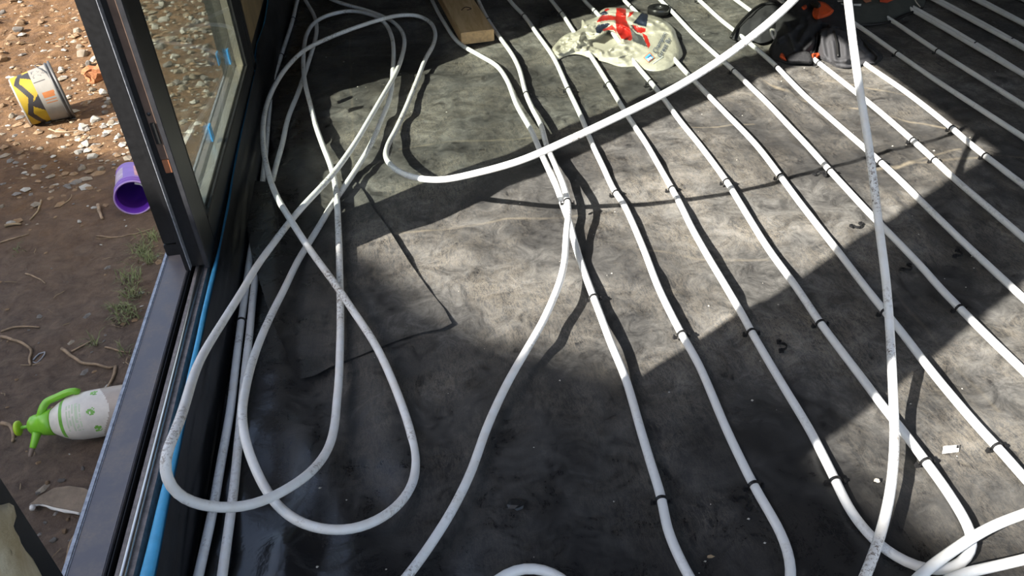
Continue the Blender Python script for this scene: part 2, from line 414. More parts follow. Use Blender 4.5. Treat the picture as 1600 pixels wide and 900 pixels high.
mk('spacer_bar', v, f, M_SPACER, gp, False)
v, f = join(box_geo(-.4635, -.4575, 1.625, 2.56, .166, .174, .001), box_geo(-.4635, -.4575, 2.552, 2.56, .166, 1.64, .001), box_geo(-.4635, -.4575, 1.625, 1.633, .166, 1.64, .001))
mk('glazing_bead', v, f, M_GASK, gp, False)
for (u, vv, hw, hh) in ((330, 207, .013, .021), (358, 88, .012, .022), (341, 91, .014, .018)):
    p = atx(u, vv, -.489 if u != 341 else -.4975)
    box('glass_packer', (p.x - .002, p.x + .002, p.y - hw, p.y + hw, p.z - hh, p.z + hh), M_BLUEP, gp, .001)

# ------------------------------------------------------------------ blue edge strip and membrane upstand at the sill
def strip_path():
    out = []
    for (u, vv, z, t) in [(205, 985, .098, .021), (227, 900, .098, .020), (254, 780, .098, .016), (281, 660, .099, .012), (293, 600, .1, .0105), (305, 545, .1, .010), (317, 490, .102, .0095), (331, 430, .103, .009),
                       (344, 380, .105, .008), (356, 320, .106, .008), (367, 255, .108, .007), (377, 205, .11, .007), (388, 155, .112, .007), (398, 108, .115, .007), (399, 75, .125, .008), (411, 42, .14, .008), (417, 10, .15, .008), (422, -40, .15, .008)]:
        p = at(u, vv, z); out.append((p, t))
    return out
SP = strip_path()
ss = relax(catmull([p for p, t in SP], .02), 3)
yy = [p.y for p, t in SP]; tt = [t for p, t in SP]
V, Fc = [], []
prof = [(-.5, -.09), (-.5, -.004), (-.32, -.001), (0, 0), (.32, -.001), (.5, -.004), (.5, -.09)]
for k, p in enumerate(ss):
    t = np.interp(p.y, yy, tt)
    for a, b in prof: V.append(Vector((p.x + a * t + .001 * nz(p.y, 0, 9), p.y, p.z + b)))
m = len(prof)
for k in range(len(ss) - 1):
    for j in range(m - 1): Fc.append([k * m + j, k * m + j + 1, (k + 1) * m + j + 1, (k + 1) * m + j])
tag(mk('edge_strip', V, Fc, M_BLUE), 'bright blue foam edge strip along the inside of the door sill', 'edge strip')

V, Fc = [], []
ny, na = 300, 16
for j in range(ny + 1):
    y = -1.5 + j * 7.6 / ny
    top = np.interp(y, yy, [p.z for p, t in SP]) - .004 + .012 * max(0, min(1, (y - 1.5) / .1)) + .004 * nz(y, 0, 6)
    xb = np.interp(y, yy, [p.x + t * .5 for p, t in SP]) + .003
    for i in range(na + 1):
        s = i / na
        x = -.4165 + (xb + .4165) * (1 - (1 - s) ** 1.5); z = .0005 + top * s ** 1.25
        wv = math.sin(math.pi * s)
        x += wv * (.004 * nz(y, s, 2.2, 2) + .0025 * nz(y, s, 7, 4))
        V.append(Vector((x, y, max(z, .0005 if s > .05 else -.003))))
for j in range(ny):
    for i in range(na): q = j * (na + 1) + i; Fc.append([q, q + na + 1, q + na + 2, q + 1])
tag(mk('membrane_upstand', V, Fc, M_UP), 'glossy black membrane turned up against the blue edge strip', 'membrane')

# ------------------------------------------------------------------ draped sheets and cloth
def inside(poly, x, y):
    c = False; n = len(poly)
    for i in range(n):
        (x1, y1), (x2, y2) = poly[i], poly[(i + 1) % n]
        if (y1 > y) != (y2 > y) and x < (x2 - x1) * (y - y1) / (y2 - y1) + x1: c = not c
    return c
def dist_poly(poly, x, y):
    p = np.array(poly, float); q = np.roll(p, -1, 0); d = q - p
    t = np.clip(((x - p[:, 0]) * d[:, 0] + (y - p[:, 1]) * d[:, 1]) / np.maximum(1e-9, (d ** 2).sum(1)), 0, 1)
    return float(np.sqrt(((x - p[:, 0] - d[:, 0] * t) ** 2 + (y - p[:, 1] - d[:, 1] * t) ** 2).min()))
def smooth_poly(poly, n=3):
    P = [Vector((a, b, 0)) for a, b in poly]; out = []
    for i in range(len(P)):
        p0, p1, p2, p3 = P[i - 1], P[i], P[(i + 1) % len(P)], P[(i + 2) % len(P)]
        for k in range(n):
            t = k / n
            q = .5 * ((2 * p1) + (p2 - p0) * t + (2 * p0 - 5 * p1 + 4 * p2 - p3) * t * t + (3 * p1 - p0 - 3 * p2 + p3) * t ** 3)
            out.append((q.x, q.y))
    return out
def drape(name, poly, hf, mats, parent=None, st=3.0, sm=3, zbase=.0, fmat=None, skirt=True):
    """crumpled sheet whose outline is the surveyed outline poly and whose height above the floor is hf(u, v, d)"""
    B = smooth_poly(poly, sm) if sm > 1 else poly
    pts = list(B); us = [p[0] for p in B]; vs = [p[1] for p in B]
    y = min(vs); j = 0
    while y < max(vs):
        x = min(us) + (j % 2) * st / 2
        while x < max(us):
            if inside(B, x, y) and dist_poly(B, x, y) > st * .5: pts.append((x, y))
            x += st
        y += st * .85; j += 1
    nb = len(B)
    r = delaunay_2d_cdt([Vector(p) for p in pts], [(i, (i + 1) % nb) for i in range(nb)], [], 0, 1e-4)
    P2, faces = r[0], []
    for t in r[2]:
        cx = sum(P2[i].x for i in t) / len(t); cy = sum(P2[i].y for i in t) / len(t)
        if inside(B, cx, cy): faces.append(list(t))
    V, hs = [], []
    for p in P2:
        h = max(zbase, hf(p.x, p.y, dist_poly(B, p.x, p.y))); V.append(at(p.x, p.y, h)); hs.append(h)
    fm = [fmat(sum(P2[i].x for i in t) / 3, sum(P2[i].y for i in t) / 3) for t in faces] if fmat else None
    if skirt:
        from collections import Counter
        ec = Counter(); 
        for t in faces:
            for i in range(len(t)): ec[tuple(sorted((t[i], t[(i + 1) % len(t)])))] += 1
        low = {}
        for t in list(faces):
            for i in range(len(t)):
                a, b = t[i], t[(i + 1) % len(t)]
                if ec[tuple(sorted((a, b)))] == 1:
                    for q in (a, b):
                        if q not in low: low[q] = len(V); V.append(Vector((V[q].x, V[q].y, zbase)))
                    faces.append([b, a, low[a], low[b]])
                    if fm is not None: fm.append(0)
    return fixn(mk(name, V, faces, mats, parent, True, fm))

# overlapping sheet on the floor with its lifted corner
flap = [(377, 288), (420, 284), (465, 283), (520, 284), (557, 285), (580, 320), (610, 362), (640, 410), (672, 455), (706, 505), (660, 519), (610, 536), (560, 556), (515, 574), (470, 592), (445, 545), (425, 500), (406, 442), (394, 402), (385, 350)]
L1_AX = (at(391, 398), at(413, 275))
def flap_h(u, v, d):
    p = at(u, v, .003)
    e = max(0, 1 - d / 22)
    h = floor_h(p.x, p.y) + .0035 + e * (.0012 + .004 * max(0, noise.noise(Vector((u * .03, v * .03, 2)))))
    if u < 470: h = max(h, .022 * max(0, min(1, (470 - u) / 35)))
    return max(h, .003)
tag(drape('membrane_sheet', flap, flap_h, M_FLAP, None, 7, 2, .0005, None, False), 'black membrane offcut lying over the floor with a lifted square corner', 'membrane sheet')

# ------------------------------------------------------------------ pipes
PR = .008
def P3(pts, z=.0095):
    return [at(p[0], p[1], p[2] if len(p) > 2 else z) for p in pts]
def make_clip_mesh():
    V, Fc = [], []
    n = 9
    for i in range(n + 1):
        a = R(-25 + 230 * i / n)
        for (r, y) in ((.0083, -.0025), (.0102, -.0025), (.0102, .0025), (.0083, .0025)): V.append((math.cos(a) * r, y, math.sin(a) * r))
    for i in range(n):
        for k in range(4): Fc.append([i * 4 + k, i * 4 + (k + 1) % 4, (i + 1) * 4 + (k + 1) % 4, (i + 1) * 4 + k])
    Fc += [[3, 2, 1, 0], [n * 4, n * 4 + 1, n * 4 + 2, n * 4 + 3]]
    g = (V, Fc)
    for s in (-1, 1):
        g = join(g, box_geo(min(s * .0095, s * .018), max(s * .0095, s * .018), -.003, .003, -.0085, -.0045), box_geo(min(s * .0145, s * .0175), max(s * .0145, s * .0175), -.0025, .0025, -.0065, .001))
    me = bpy.data.meshes.new('pipe_clip'); me.from_pydata([tuple(q) for q in g[0]], [], g[1]); me.materials.append(M_CLIP)
    bm = bmesh.new(); bm.from_mesh(me); bmesh.ops.recalc_face_normals(bm, faces=bm.faces); bm.to_mesh(me); bm.free()
    return me
CLIP = make_clip_mesh()
def project(p):
    q = p - Vector((0, 0, H)); x, y, z = q.dot(rt), q.dot(up), q.dot(fw.normalized())
    return 800 + F * x / z, 450 - F * y / z
def pipe(name, pts, label, mat=None, clips=(), z=.0095, group=None, rl=4):
    ctl = P3(pts, z)
    if name in ('heating_pipe', 'wall_pipe'):          # carry the runs on beyond the frame
        for end in (0, -1):
            e = ctl[end]; y1 = None
            if e.y > 1.9: y1 = 4.9
            elif name == 'wall_pipe': y1 = -.7
            elif e.x > .9 and pts is not BC and pts is not W_RUN: y1 = .62
            if y1 is None: continue
            n_ = max(2, int(abs(y1 - e.y) / .35)); add = [Vector((e.x + .03 * (y1 - e.y) * k / n_ if name == 'heating_pipe' else e.x, e.y + (y1 - e.y) * k / n_, z)) for k in range(1, n_ + 1)]
            ctl = add[::-1] + ctl if end == 0 else ctl + add
    path = relax(catmull(ctl), rl)
    base = Vector((path[0].x, path[0].y, 0))
    mid = path[len(path) // 2]
    root = thing(name, (mid.x, mid.y, 0), label, 'pipe', group)
    g = tube_geo(path, PR, 12); mk('tube', g[0], g[1], mat or M_PIPE, root)
    px = [project(p) for p in path]
    for (u, v) in clips:
        k = min(range(len(path)), key=lambda i: (px[i][0] - u) ** 2 + (px[i][1] - v) ** 2)
        p = path[k]; d = path[min(k + 2, len(path) - 1)] - path[max(k - 2, 0)]
        o = bpy.data.objects.new('clip', CLIP); C.objects.link(o); o.parent = root
        o.location = Vector((p.x, p.y, p.z)) - Vector((mid.x, mid.y, 0)); o.rotation_euler = (0, 0, math.atan2(d.y, d.x) - math.pi / 2)
        if p.z > .02: o.scale.z = 1.0
    return root

W_RUN = [(655, -60), (675, 0), (695, 37), (717, 67), (750, 87), (775, 102, .012), (792, 125, .018), (808, 165, .028), (830, 204, .038), (848, 245, .045), (862, 275, .05), (872, 297, .042), (880, 322, .028), (890, 348, .014), (899, 383), (910, 417), (922, 450), (938, 492), (955, 537), (977, 590), (1002, 675), (1017, 725), (1034, 780), (1042, 825), (1057, 862), (1077, 902),
         (1108, 945), (1150, 970), (1195, 968), (1225, 945), (1237, 905), (1232, 862), (1220, 832), (1200, 797), (1177, 757), (1137, 675), (1092, 570), (1065, 522), (1030, 452), (1008, 395), (990, 352), (975, 320), (960, 298), (942, 260), (924, 222), (907, 180), (888, 140), (865, 90), (840, 54), (819, 25), (800, 5), (760, -50)]
pipe('heating_pipe', W_RUN, 'white floor pipe passing left of the pine block and bending back from the bottom edge', None, [(1033, 780), (930, 466), (1175, 758), (1066, 522), (963, 302), (888, 140), (819, 25)])
BC = [(840, -30), (861, 0), (880, 24), (895, 47), (926, 92), (951, 132), (980, 180), (1010, 225), (1030, 260), (1050, 295), (1062, 317), (1082, 358), (1108, 404), (1135, 449), (1160, 492), (1175, 520), (1200, 563), (1225, 605), (1267, 675), (1305, 750), (1330, 800), (1362, 840), (1384, 860), (1415, 879), (1450, 891), (1478, 892), (1502, 882), (1518, 863), (1520, 840), (1505, 807), (1475, 760), (1447, 722), (1412, 675), (1390, 648), (1340, 582), (1308, 540), (1282, 505), (1245, 450), (1200, 388), (1170, 340), (1150, 307), (1135, 283), (1092, 225), (1065, 192), (1045, 165), (1022, 135), (997, 105), (965, 62), (932, 20), (915, 3), (880, -45)]
pipe('heating_pipe', BC, 'white floor pipe with a full hairpin bend visible at lower right', None, [(876, 23), (951, 133), (1050, 295), (1175, 521), (1306, 751), (1450, 724), (1284, 507), (1136, 284), (1017, 127), (931, 18)])
SINGLES = [
    ([(940, -45), (975, 0), (995, 20), (1028, 60), (1060, 100), (1095, 137), (1135, 178), (1182, 227), (1222, 279), (1250, 317), (1315, 400), (1353, 450), (1407, 517), (1465, 592), (1535, 674), (1565, 706), (1600, 746), (1650, 800)],
     'white floor pipe that starts under the black tape roll and leaves at lower right', [(986, 11), (1080, 121), (1221, 276), (1382, 486), (1556, 698)]),
    ([(990, -45), (1032, 0), (1050, 18), (1085, 55), (1120, 87), (1147, 111), (1172, 135), (1200, 162), (1230, 194), (1262, 228), (1297, 267), (1320, 292), (1360, 335), (1385, 360), (1440, 417), (1467, 448), (1500, 482), (1550, 532), (1600, 580), (1660, 640)],
     'white floor pipe running just right of the carrier bag and black tape roll', [(1044, 12), (1147, 111), (1297, 267), (1500, 482)]),
    ([(1040, -42), (1092, 0), (1125, 30), (1155, 54), (1200, 92), (1215, 106), (1257, 149), (1300, 187), (1345, 226), (1380, 257), (1415, 290), (1450, 325), (1512, 385), (1582, 450), (1640, 503)],
     'white floor pipe emerging from under the dark hood of the jacket', [(1091, 2), (1215, 106), (1377, 256)]),
    ([(1095, -40), (1150, 0), (1180, 22), (1230, 60), (1275, 95), (1337, 144), (1375, 175), (1429, 222), (1460, 250), (1492, 280), (1545, 325), (1600, 372), (1660, 424)],
     'white floor pipe emerging beneath the orange cuff tag of the jacket', [(1280, 99), (1427, 221), (1460, 250)]),
    ([(1240, 16), (1300, 62), (1355, 102), (1420, 147), (1487, 200), (1516, 225), (1540, 244), (1600, 290), (1660, 338)],
     'white floor pipe emerging from the grey sleeve of the jacket', [(1487, 201), (1540, 244)]),
    ([(1270, -6), (1340, 40), (1402, 84), (1460, 124), (1520, 163), (1600, 215), (1660, 254)],
     'shaded floor pipe starting just behind the standing pipe at the jacket sleeve', [(1402, 84)]),
    ([(1330, -6), (1390, 30), (1462, 78), (1530, 121), (1600, 165), (1660, 204)],
     'shaded floor pipe emerging from the near edge of the dark tool bag', [(1464, 79)]),
    ([(1380, -14), (1440, 19), (1525, 69), (1600, 116), (1660, 152)],
     'shaded floor pipe touching the right corner of the dark tool bag', [(1525, 69)]),
    ([(1400, -36), (1467, 0), (1523, 30), (1582, 63), (1640, 97)],
     'shaded floor pipe just beyond the dark tool bag, second from the far right corner', [(1581, 62)]),
    ([(1460, -38), (1532, 0), (1600, 36), (1660, 68)],
     'shaded floor pipe nearest the far right corner of the photograph', []),
    ([(1525, -42), (1600, -3), (1660, 28)], 'last shaded floor pipe just beyond the far right corner', []),
]
for pts, lab, cl in SINGLES: pipe('heating_pipe', pts, lab, None, cl)
TAIL = [(722, -60), (747, 0), (762, 30), (780, 57), (800, 85), (811, 107), (822, 147, .014), (832, 170, .02), (845, 195, .03), (854, 227, .036), (866, 255, .042), (879, 285, .06), (886, 310, .062), (888, 335, .056), (885, 365, .048), (882, 410, .042), (875, 440, .043), (862, 473, .044), (847, 505, .04), (825, 543, .034), (803, 580, .03), (787, 610, .026), (760, 670, .022), (735, 740, .018), (705, 800, .015), (672, 852, .012), (637, 900), (590, 955)]
pipe('loose_pipe', TAIL, 'loose white pipe tail curving from the right of the pine block to the bottom edge', M_COIL, [(763, 31), (822, 148), (886, 314)])
pipe('wall_pipe', [(485, -50), (465, 0), (457, 33), (440, 85), (427, 125), (420, 175), (416, 225), (411, 280), (402, 340), (391, 400), (385, 445), (377, 502), (369, 565), (360, 640), (345, 725), (332, 800), (310, 900), (296, 965)],
     'white pipe laid closest to the blue strip and door sill', M_COIL, [(458, 30), (439, 86), (377, 503)])
pipe('wall_pipe', [(452, -50), (477, 0), (491, 25), (495, 45), (491, 68), (482, 97), (467, 142), (450, 185), (441, 225), (428, 272), (414, 340), (405, 400), (397, 450), (390, 520), (382, 590), (374, 675), (364, 775), (347, 900), (340, 960)],
     'white pipe second from the blue strip, passing under the membrane offcut', M_COIL, [])
COIL = [(480, -25, .02), (520, 0, .02), (540, 7, .02), (575, 17, .014), (607, 30, .012), (625, 45, .012), (632, 63, .014), (627, 92, .018), (617, 117, .024), (600, 147, .035), (575, 190, .048), (554, 225, .055), (520, 272, .058), (465, 332, .062), (420, 390, .075), (400, 418, .085), (380, 452, .098), (350, 500, .125), (325, 540, .15), (310, 568, .17), (300, 595, .19), (288, 635, .215), (274, 675, .235), (259, 708, .235), (255, 735, .22), (264, 762, .195), (287, 781, .165), (325, 792, .135), (362, 795, .115), (395, 790, .1), (425, 777, .088), (462, 756, .07), (492, 732, .05), (513, 702, .036), (523, 665, .028), (526, 630, .025), (529, 600, .024), (531, 550, .024), (532, 500, .024), (531, 437, .024), (529, 365, .025), (524, 290, .027), (517, 260, .027), (505, 229, .027), (493, 195, .027), (484, 160, .024), (477, 132, .026), (474, 105, .026), (475, 75, .024), (480, 52, .022), (492, 35, .02), (512, 24, .02), (540, 17.5, .022), (562, 18.5, .027), (585, 25, .03), (602, 37, .03), (612, 57, .026), (615, 80, .022), (614, 107, .02), (610, 150, .02), (596, 187, .02), (580, 225, .016), (565, 251, .012), (545, 282), (520, 318), (495, 360, .01), (467, 405, .02), (445, 450, .035), (420, 500, .055), (400, 548, .075), (384, 605, .1), (378, 650, .11), (383, 688, .105), (395, 724, .085), (412, 760, .065), (430, 787, .058), (450, 807, .056), (487, 824, .05), (525, 829, .045), (562, 825, .038), (600, 808, .028), (632, 779, .018), (648, 747, .012), (650, 720, .01), (642, 677, .012), (625, 625, .018), (590, 545, .034), (550, 483, .046), (525, 446, .05), (482, 387, .062), (455, 345, .085), (432, 306, .07), (417, 262, .055), (411, 220, .05), (412, 187, .048), (418, 160, .046), (430, 132, .045), (450, 103, .046), (475, 79, .046), (512, 60, .036), (550, 45, .04), (600, 29, .046), (625, 24, .034), (650, 24, .024), (670, 33, .016), (680, 50, .011), (677, 70, .0095), (665, 92, .0095), (652, 125, .0095), (637, 162, .0115), (620, 200, .016), (607, 225, .03), (603, 243, .1 - .04), (610, 257, .09), (625, 269, .106), (650, 278, .115), (687, 281, .135), (746, 270, .2), (816, 250, .262), (881, 222, .313), (958, 186, .357), (1052, 139, .406), (1125, 94, .455), (1207, 31, .536), (1256, -16, .588), (1284, -50, .622), (1302, -72, .637), (1315, -66, .63), (1321, -32, .6), (1331, 51, .512), (1343, 139, .421), (1357, 225, .335), (1373, 350, .225), (1385, 445, .155), (1391, 525, .1), (1397, 650, .05), (1398, 675, .046), (1396, 725, .043), (1390, 775, .041), (1375, 837, .04), (1352, 900, .04), (1325, 960, .03)]
pipe('coiled_pipe', COIL, 'long white pipe lying in loose loops, then arching up and standing over the floor', M_COIL, [], rl=5)
pipe('loose_pipe', [(1650, 782, .02), (1600, 803, .026), (1562, 817, .03), (1525, 836, .032), (1495, 856, .032), (1465, 877, .034), (1437, 900, .034), (1405, 935, .03)], 'loose white pipe crossing over the hairpin bend at lower right', M_COIL)
pipe('loose_pipe', [(1650, 862, .012), (1600, 874, .012), (1550, 886, .014), (1512, 894, .02), (1487, 903, .024), (1440, 930, .02)], 'muddy loose pipe in the bottom right corner, below the crossing one', M_COIL)
pipe('loose_pipe', [(735, 960), (760, 918, .016), (790, 895, .02), (820, 886, .022), (850, 889, .02), (880, 903, .016), (915, 945)], 'top of a white pipe bend just showing at the bottom edge', M_COIL)

# loose clips, scraps
def loose_clip(u, v, rz, label):
    p = at(u, v, .004); o = bpy.data.objects.new('loose_clip', CLIP); C.objects.link(o)
    o.location = (p.x, p.y, .004); o.rotation_euler = (R(86), 0, rz)
    return tag(o, label, 'clip', 'loose black pipe clips on the membrane')
for u, v, rz, lab in ((1340, 352, .2, 'loose black U clip on sunlit membrane left of the standing pipe'), (1222, 541, 1.3, 'loose black clip in shade between the middle pipe runs'), (1160, 784, 2.2, 'loose black clip beside the pipe end above the bottom edge'),
                  (1497, 396, .8, 'loose black clip in deep shade at the right side'), (1281, 271, 2.6, 'loose black clip lying along the arching shadow'), (1014, 137, 1.9, 'loose black clip against the pipe just below the carrier bag'), (1418, 418, .5, 'loose black clip in shade right of the standing pipe')):
    loose_clip(u, v, rz, lab)
p = at(1487, 702)
t = thing('paper_label', (p.x, p.y, 0), 'small white printed paper label lying on sunlit membrane at lower right', 'label')
a, b, c, d = at(1474, 697, .004), at(1499, 695, .006), at(1498, 706, .003), at(1472, 709, .003)
def quad_sheet(a, b, c, d, n, lift, s0=0, s1=1, t0=0, t1=1):
    V = [a.lerp(b, s0 + (s1 - s0) * i / n).lerp(d.lerp(c, s0 + (s1 - s0) * i / n), t0 + (t1 - t0) * j / n) + Vector((0, 0, lift)) for j in range(n + 1) for i in range(n + 1)]
    return V, [[j * (n + 1) + i, j * (n + 1) + i + 1, (j + 1) * (n + 1) + i + 1, (j + 1) * (n + 1) + i] for j in range(n) for i in range(n)]
M_PAPER = plain('paper', (.7, .69, .66), .6); M_INK = plain('black_ink', (.02, .02, .022), .6); M_GREYINK = plain('grey_ink', (.3, .3, .3), .6)
mk('paper', *quad_sheet(a, b, c, d, 3, 0), M_PAPER, t)
mk('print_block', *quad_sheet(a, b, c, d, 1, .0006, .82, .98, .05, .5), M_INK, t)
for k in range(3): mk('print_line', *quad_sheet(a, b, c, d, 1, .0006, .08, .74, .16 + k * .2, .22 + k * .2), M_GREYINK, t)

def scrap(u, v, name, label, cat, sc, mat, n=16, z=.012):
    p = at(u, v, 0); bm = bmesh.new(); bmesh.ops.create_icosphere(bm, subdivisions=2, radius=1)
    for q in bm.verts:
        k = 1 + .55 * noise.noise(q.co * 1.7 + Vector((u, v, 0)))
        q.co = Vector((q.co.x * sc[0] * k, q.co.y * sc[1] * k, max(-.3, q.co.z) * sc[2] * k + sc[2] * .3)) + Vector((p.x, p.y, 0))
    bm.verts.index_update()
    o = mk(name, [q.co for q in bm.verts], [[x.index for x in f.verts] for f in bm.faces], mat, None, False); bm.free()
    return tag(o, label, cat)
scrap(806, 790, 'plastic_scrap', 'crumpled black plastic scrap on the bare membrane near the bottom edge', 'scrap', (.018, .014, .008), M_CLIP)
scrap(1370, 751, 'plaster_crumb', 'white plaster crumb beside the foot of the standing pipe', 'crumb', (.005, .004, .003), M_STONE[3])
scrap(1110, 870, 'wood_chip', 'pale wood chip near the bottom edge between two pipes', 'chip', (.006, .003, .002), M_STRAW)

v, f = tube_geo(catmull([at(868, 17, .004), at(858, 20, .006), at(849, 27, .006), at(846, 34, .005), at(844, 42, .004)], .008), .0035, 7)
tag(mk('cable_offcut', v, f, M_CLIP), 'short bent black cable offcut left of the carrier bag', 'cable')
# fine crumbs on the membrane
V, Fc = [], []
for k in range(260):
    x, y = random.uniform(-.3, 2.6), random.uniform(.55, 4.2)
    r = random.uniform(.0009, .0026) * random.choice((1, 1, 1.3)); z = floor_h(x, y) + r * .3
    g = [Vector((x + r * random.uniform(.6, 1.5), y, z)), Vector((x, y + r, z)), Vector((x - r * random.uniform(.6, 1.6), y, z)), Vector((x, y - r, z)), Vector((x, y, z + r)), ]
    q = len(V); V += g; Fc += [[q, q + 1, q + 4], [q + 1, q + 2, q + 4], [q + 2, q + 3, q + 4], [q + 3, q, q + 4]]
tag(mk('debris', V, Fc, M_STONE[3], None, False), 'tiny pale crumbs scattered over the membrane', 'debris', kind='stuff')

# ------------------------------------------------------------------ timber block
A, B_, Cc = at(720, 52, .047), at(770, 43, .047), at(691, 0, .047)
ey = ((Cc - A)); ey.z = 0; ey.normalize(); ex = Vector((ey.y, -ey.x, 0)); wd = abs((B_ - A).dot(ex)); Lt = .75
def wood_mat():
    b = NB('pine')
    g = b.noise(9, 4, .6, .6, b.mapping((6, .6, 6), (0, 0, -math.atan2(ey.x, ey.y) * -1)))
    b.set(Base_Color=b.mix(b.ramp(g, [(.35, 0.), (.65, 1.)]), (.5, .33, .16), (.66, .48, .27)), Roughness=.7); b.bump(g, .1, .001); return b.m
M_PINE = wood_mat()
tb = thing('timber_block', A + ex * wd / 2 + ey * .3 - Vector((0, 0, .047)), 'short pale pine timber block lying between two pipes at the top', 'timber')
v, f = box_geo(0, wd, 0, Lt, .001, .047, .0025)
mk('block', [A + ex * q.x + ey * q.y + Vector((0, 0, q.z - .047)) for q in v], f, M_PINE, tb, False)
v, f = box_geo(.002, wd - .002, -.0008, .001, .003, .045)
mk('sawn_end', [A + ex * q.x + ey * q.y + Vector((0, 0, q.z - .047)) for q in v], f, plain('pine_end', (.55, .36, .18), .8, 0, .25, 60, .3, 150), tb, False)
v, f = tube_geo(catmull([at(721, 16, .0473), at(727, 11.5, .0473), at(733, 12, .0473), at(736, 14, .0473), at(730, 16, .0473)], .004), .0022, 6)
mk('marker_line', v, f, plain('dark_red_marker', (.05, .015, .012), .6), tb)

# ------------------------------------------------------------------ carrier bag
def cz(x, y): return (860 + x / 6.667, y / 6.667)
bag_px = [cz(*q) for q in [(5, 520), (60, 450), (120, 385), (200, 340), (270, 320), (320, 290), (325, 210), (350, 205), (370, 215), (430, 195), (500, 165), (510, 125), (570, 85), (640, 75), (700, 75), (790, 85), (850, 105), (940, 125), (1020, 145), (1100, 165), (1180, 200), (1250, 255), (1300, 315), (1320, 380), (1345, 440), (1380, 560), (1340, 620), (1280, 680), (1200, 725), (1100, 742), (1010, 730), (940, 705), (880, 690), (800, 695), (700, 685), (600, 650), (510, 625), (490, 600), (450, 590), (400, 595), (330, 570), (250, 560), (160, 580), (90, 612), (45, 612), (20, 560)]]
vb = {}
def vbot(poly, u):
    k = round(u); key = (id(poly), k)
    if key not in vb:
        ys = []
        for i in range(len(poly)):
            (x1, y1), (x2, y2) = poly[i], poly[(i + 1) % len(poly)]
            if (x1 - k) * (x2 - k) <= 0 and x1 != x2: ys.append(y1 + (y2 - y1) * (k - x1) / (x2 - x1))
        vb[key] = max(ys) if ys else max(p[1] for p in poly)
    return vb[key]
mouth = [cz(*q) for q in [(400, 440), (520, 370), (600, 310), (680, 335), (740, 405), (765, 430), (680, 470), (600, 530), (560, 550), (500, 515), (440, 500)]]
def crease(x, y, s_, z): return max(0, 1 - abs(nz(x, y, s_, z)) * 5)
def bag_h(u, v, d):
    tall = np.interp(u, [862, 885, 910, 930, 960, 1000, 1035, 1065], [.012, .02, .022, .022, .03, .036, .044, .046])
    lim = .002 + .0011 * max(0, vbot(bag_px, u) - v)
    h = tall * (1 - max(0, 1 - d / 9) ** 2) ** .5
    h = h * lim / (h + lim) * 1.5 if h > 0 else 0
    w2 = min(1, d / 7) * min(1, lim / .02) * (1 - .8 * max(0, min(1, (u - 985) / 18)) * max(0, min(1, (v - 42) / 12)))
    left = max(0, min(1, (950 - u) / 40))
    h += w2 * ((.014 + .012 * left) * nz(u, v * 1.5, .045, 1) + (.006 + .005 * left) * nz(u, v * 1.6, .11, 4) + .007 * crease(u + v, v * 1.6, .03, 8) + .006 * crease(u - v, v * 1.2, .024, 31) + .007 * left * crease(u, v * 2, .06, 18))
    if inside(mouth, u, v): h -= .045 * min(1, dist_poly(mouth, u, v) / 3.5)
    return max(.002, h)
M_BAG = plain('bag_white_plastic', (.42, .4, .33), .3, 0, .06, 40, .4, 45, .006)
M_RED = plain('bag_red', (.42, .022, .016), .35); M_NAVY = plain('bag_navy', (.018, .024, .042), .4); M_FADE = plain('bag_grey_navy', (.075, .08, .08), .4)
ZR = [[(690, 80), (790, 85), (785, 200), (825, 280), (855, 405), (840, 425), (740, 402), (690, 325), (678, 200)],
      [(485, 235), (500, 195), (535, 163), (600, 155), (680, 172), (680, 212), (600, 212), (540, 218)],
      [(850, 255), (990, 297), (992, 330), (945, 345), (900, 330)], [(803, 190), (825, 128), (875, 118), (850, 155)], [(540, 312), (640, 262), (680, 300), (690, 345), (655, 310), (600, 312), (560, 325)],
      [(955, 345), (1005, 370), (1042, 470), (1020, 505), (985, 430)], [(560, 100), (600, 85), (620, 100), (575, 118)]]
ZN = [[(862, 238), (950, 132), (1020, 150), (1000, 280), (930, 262)], [(468, 300), (490, 258), (600, 238), (622, 252), (520, 345), (482, 345)], [(505, 142), (570, 108), (612, 150), (540, 160)], [(830, 255), (870, 270), (960, 345), (900, 340)]]
ZG = [[(800, 320), (830, 290), (890, 345), (960, 380), (1015, 495), (860, 430), (850, 390)]]
ZR, ZN, ZG = [[[cz(*q) for q in z] for z in Z] for Z in (ZR, ZN, ZG)]
def bag_f(u, v):
    for k, Z in ((1, ZR), (2, ZN), (3, ZG)):
        if any(inside(z, u, v) for z in Z): return k
    return 0
p = at(965, 80)
bag = thing('carrier_bag', (p.x, p.y, 0), 'crumpled white plastic carrier bag printed with a red and navy flag', 'bag')
drape('bag_body', bag_px, bag_h, [M_BAG, M_RED, M_NAVY, M_FADE], bag, 1.5, 3, .0, bag_f)
def on_bag(u, v): return at(u, v, bag_h(u, v, dist_poly(bag_px, u, v)) + .004)
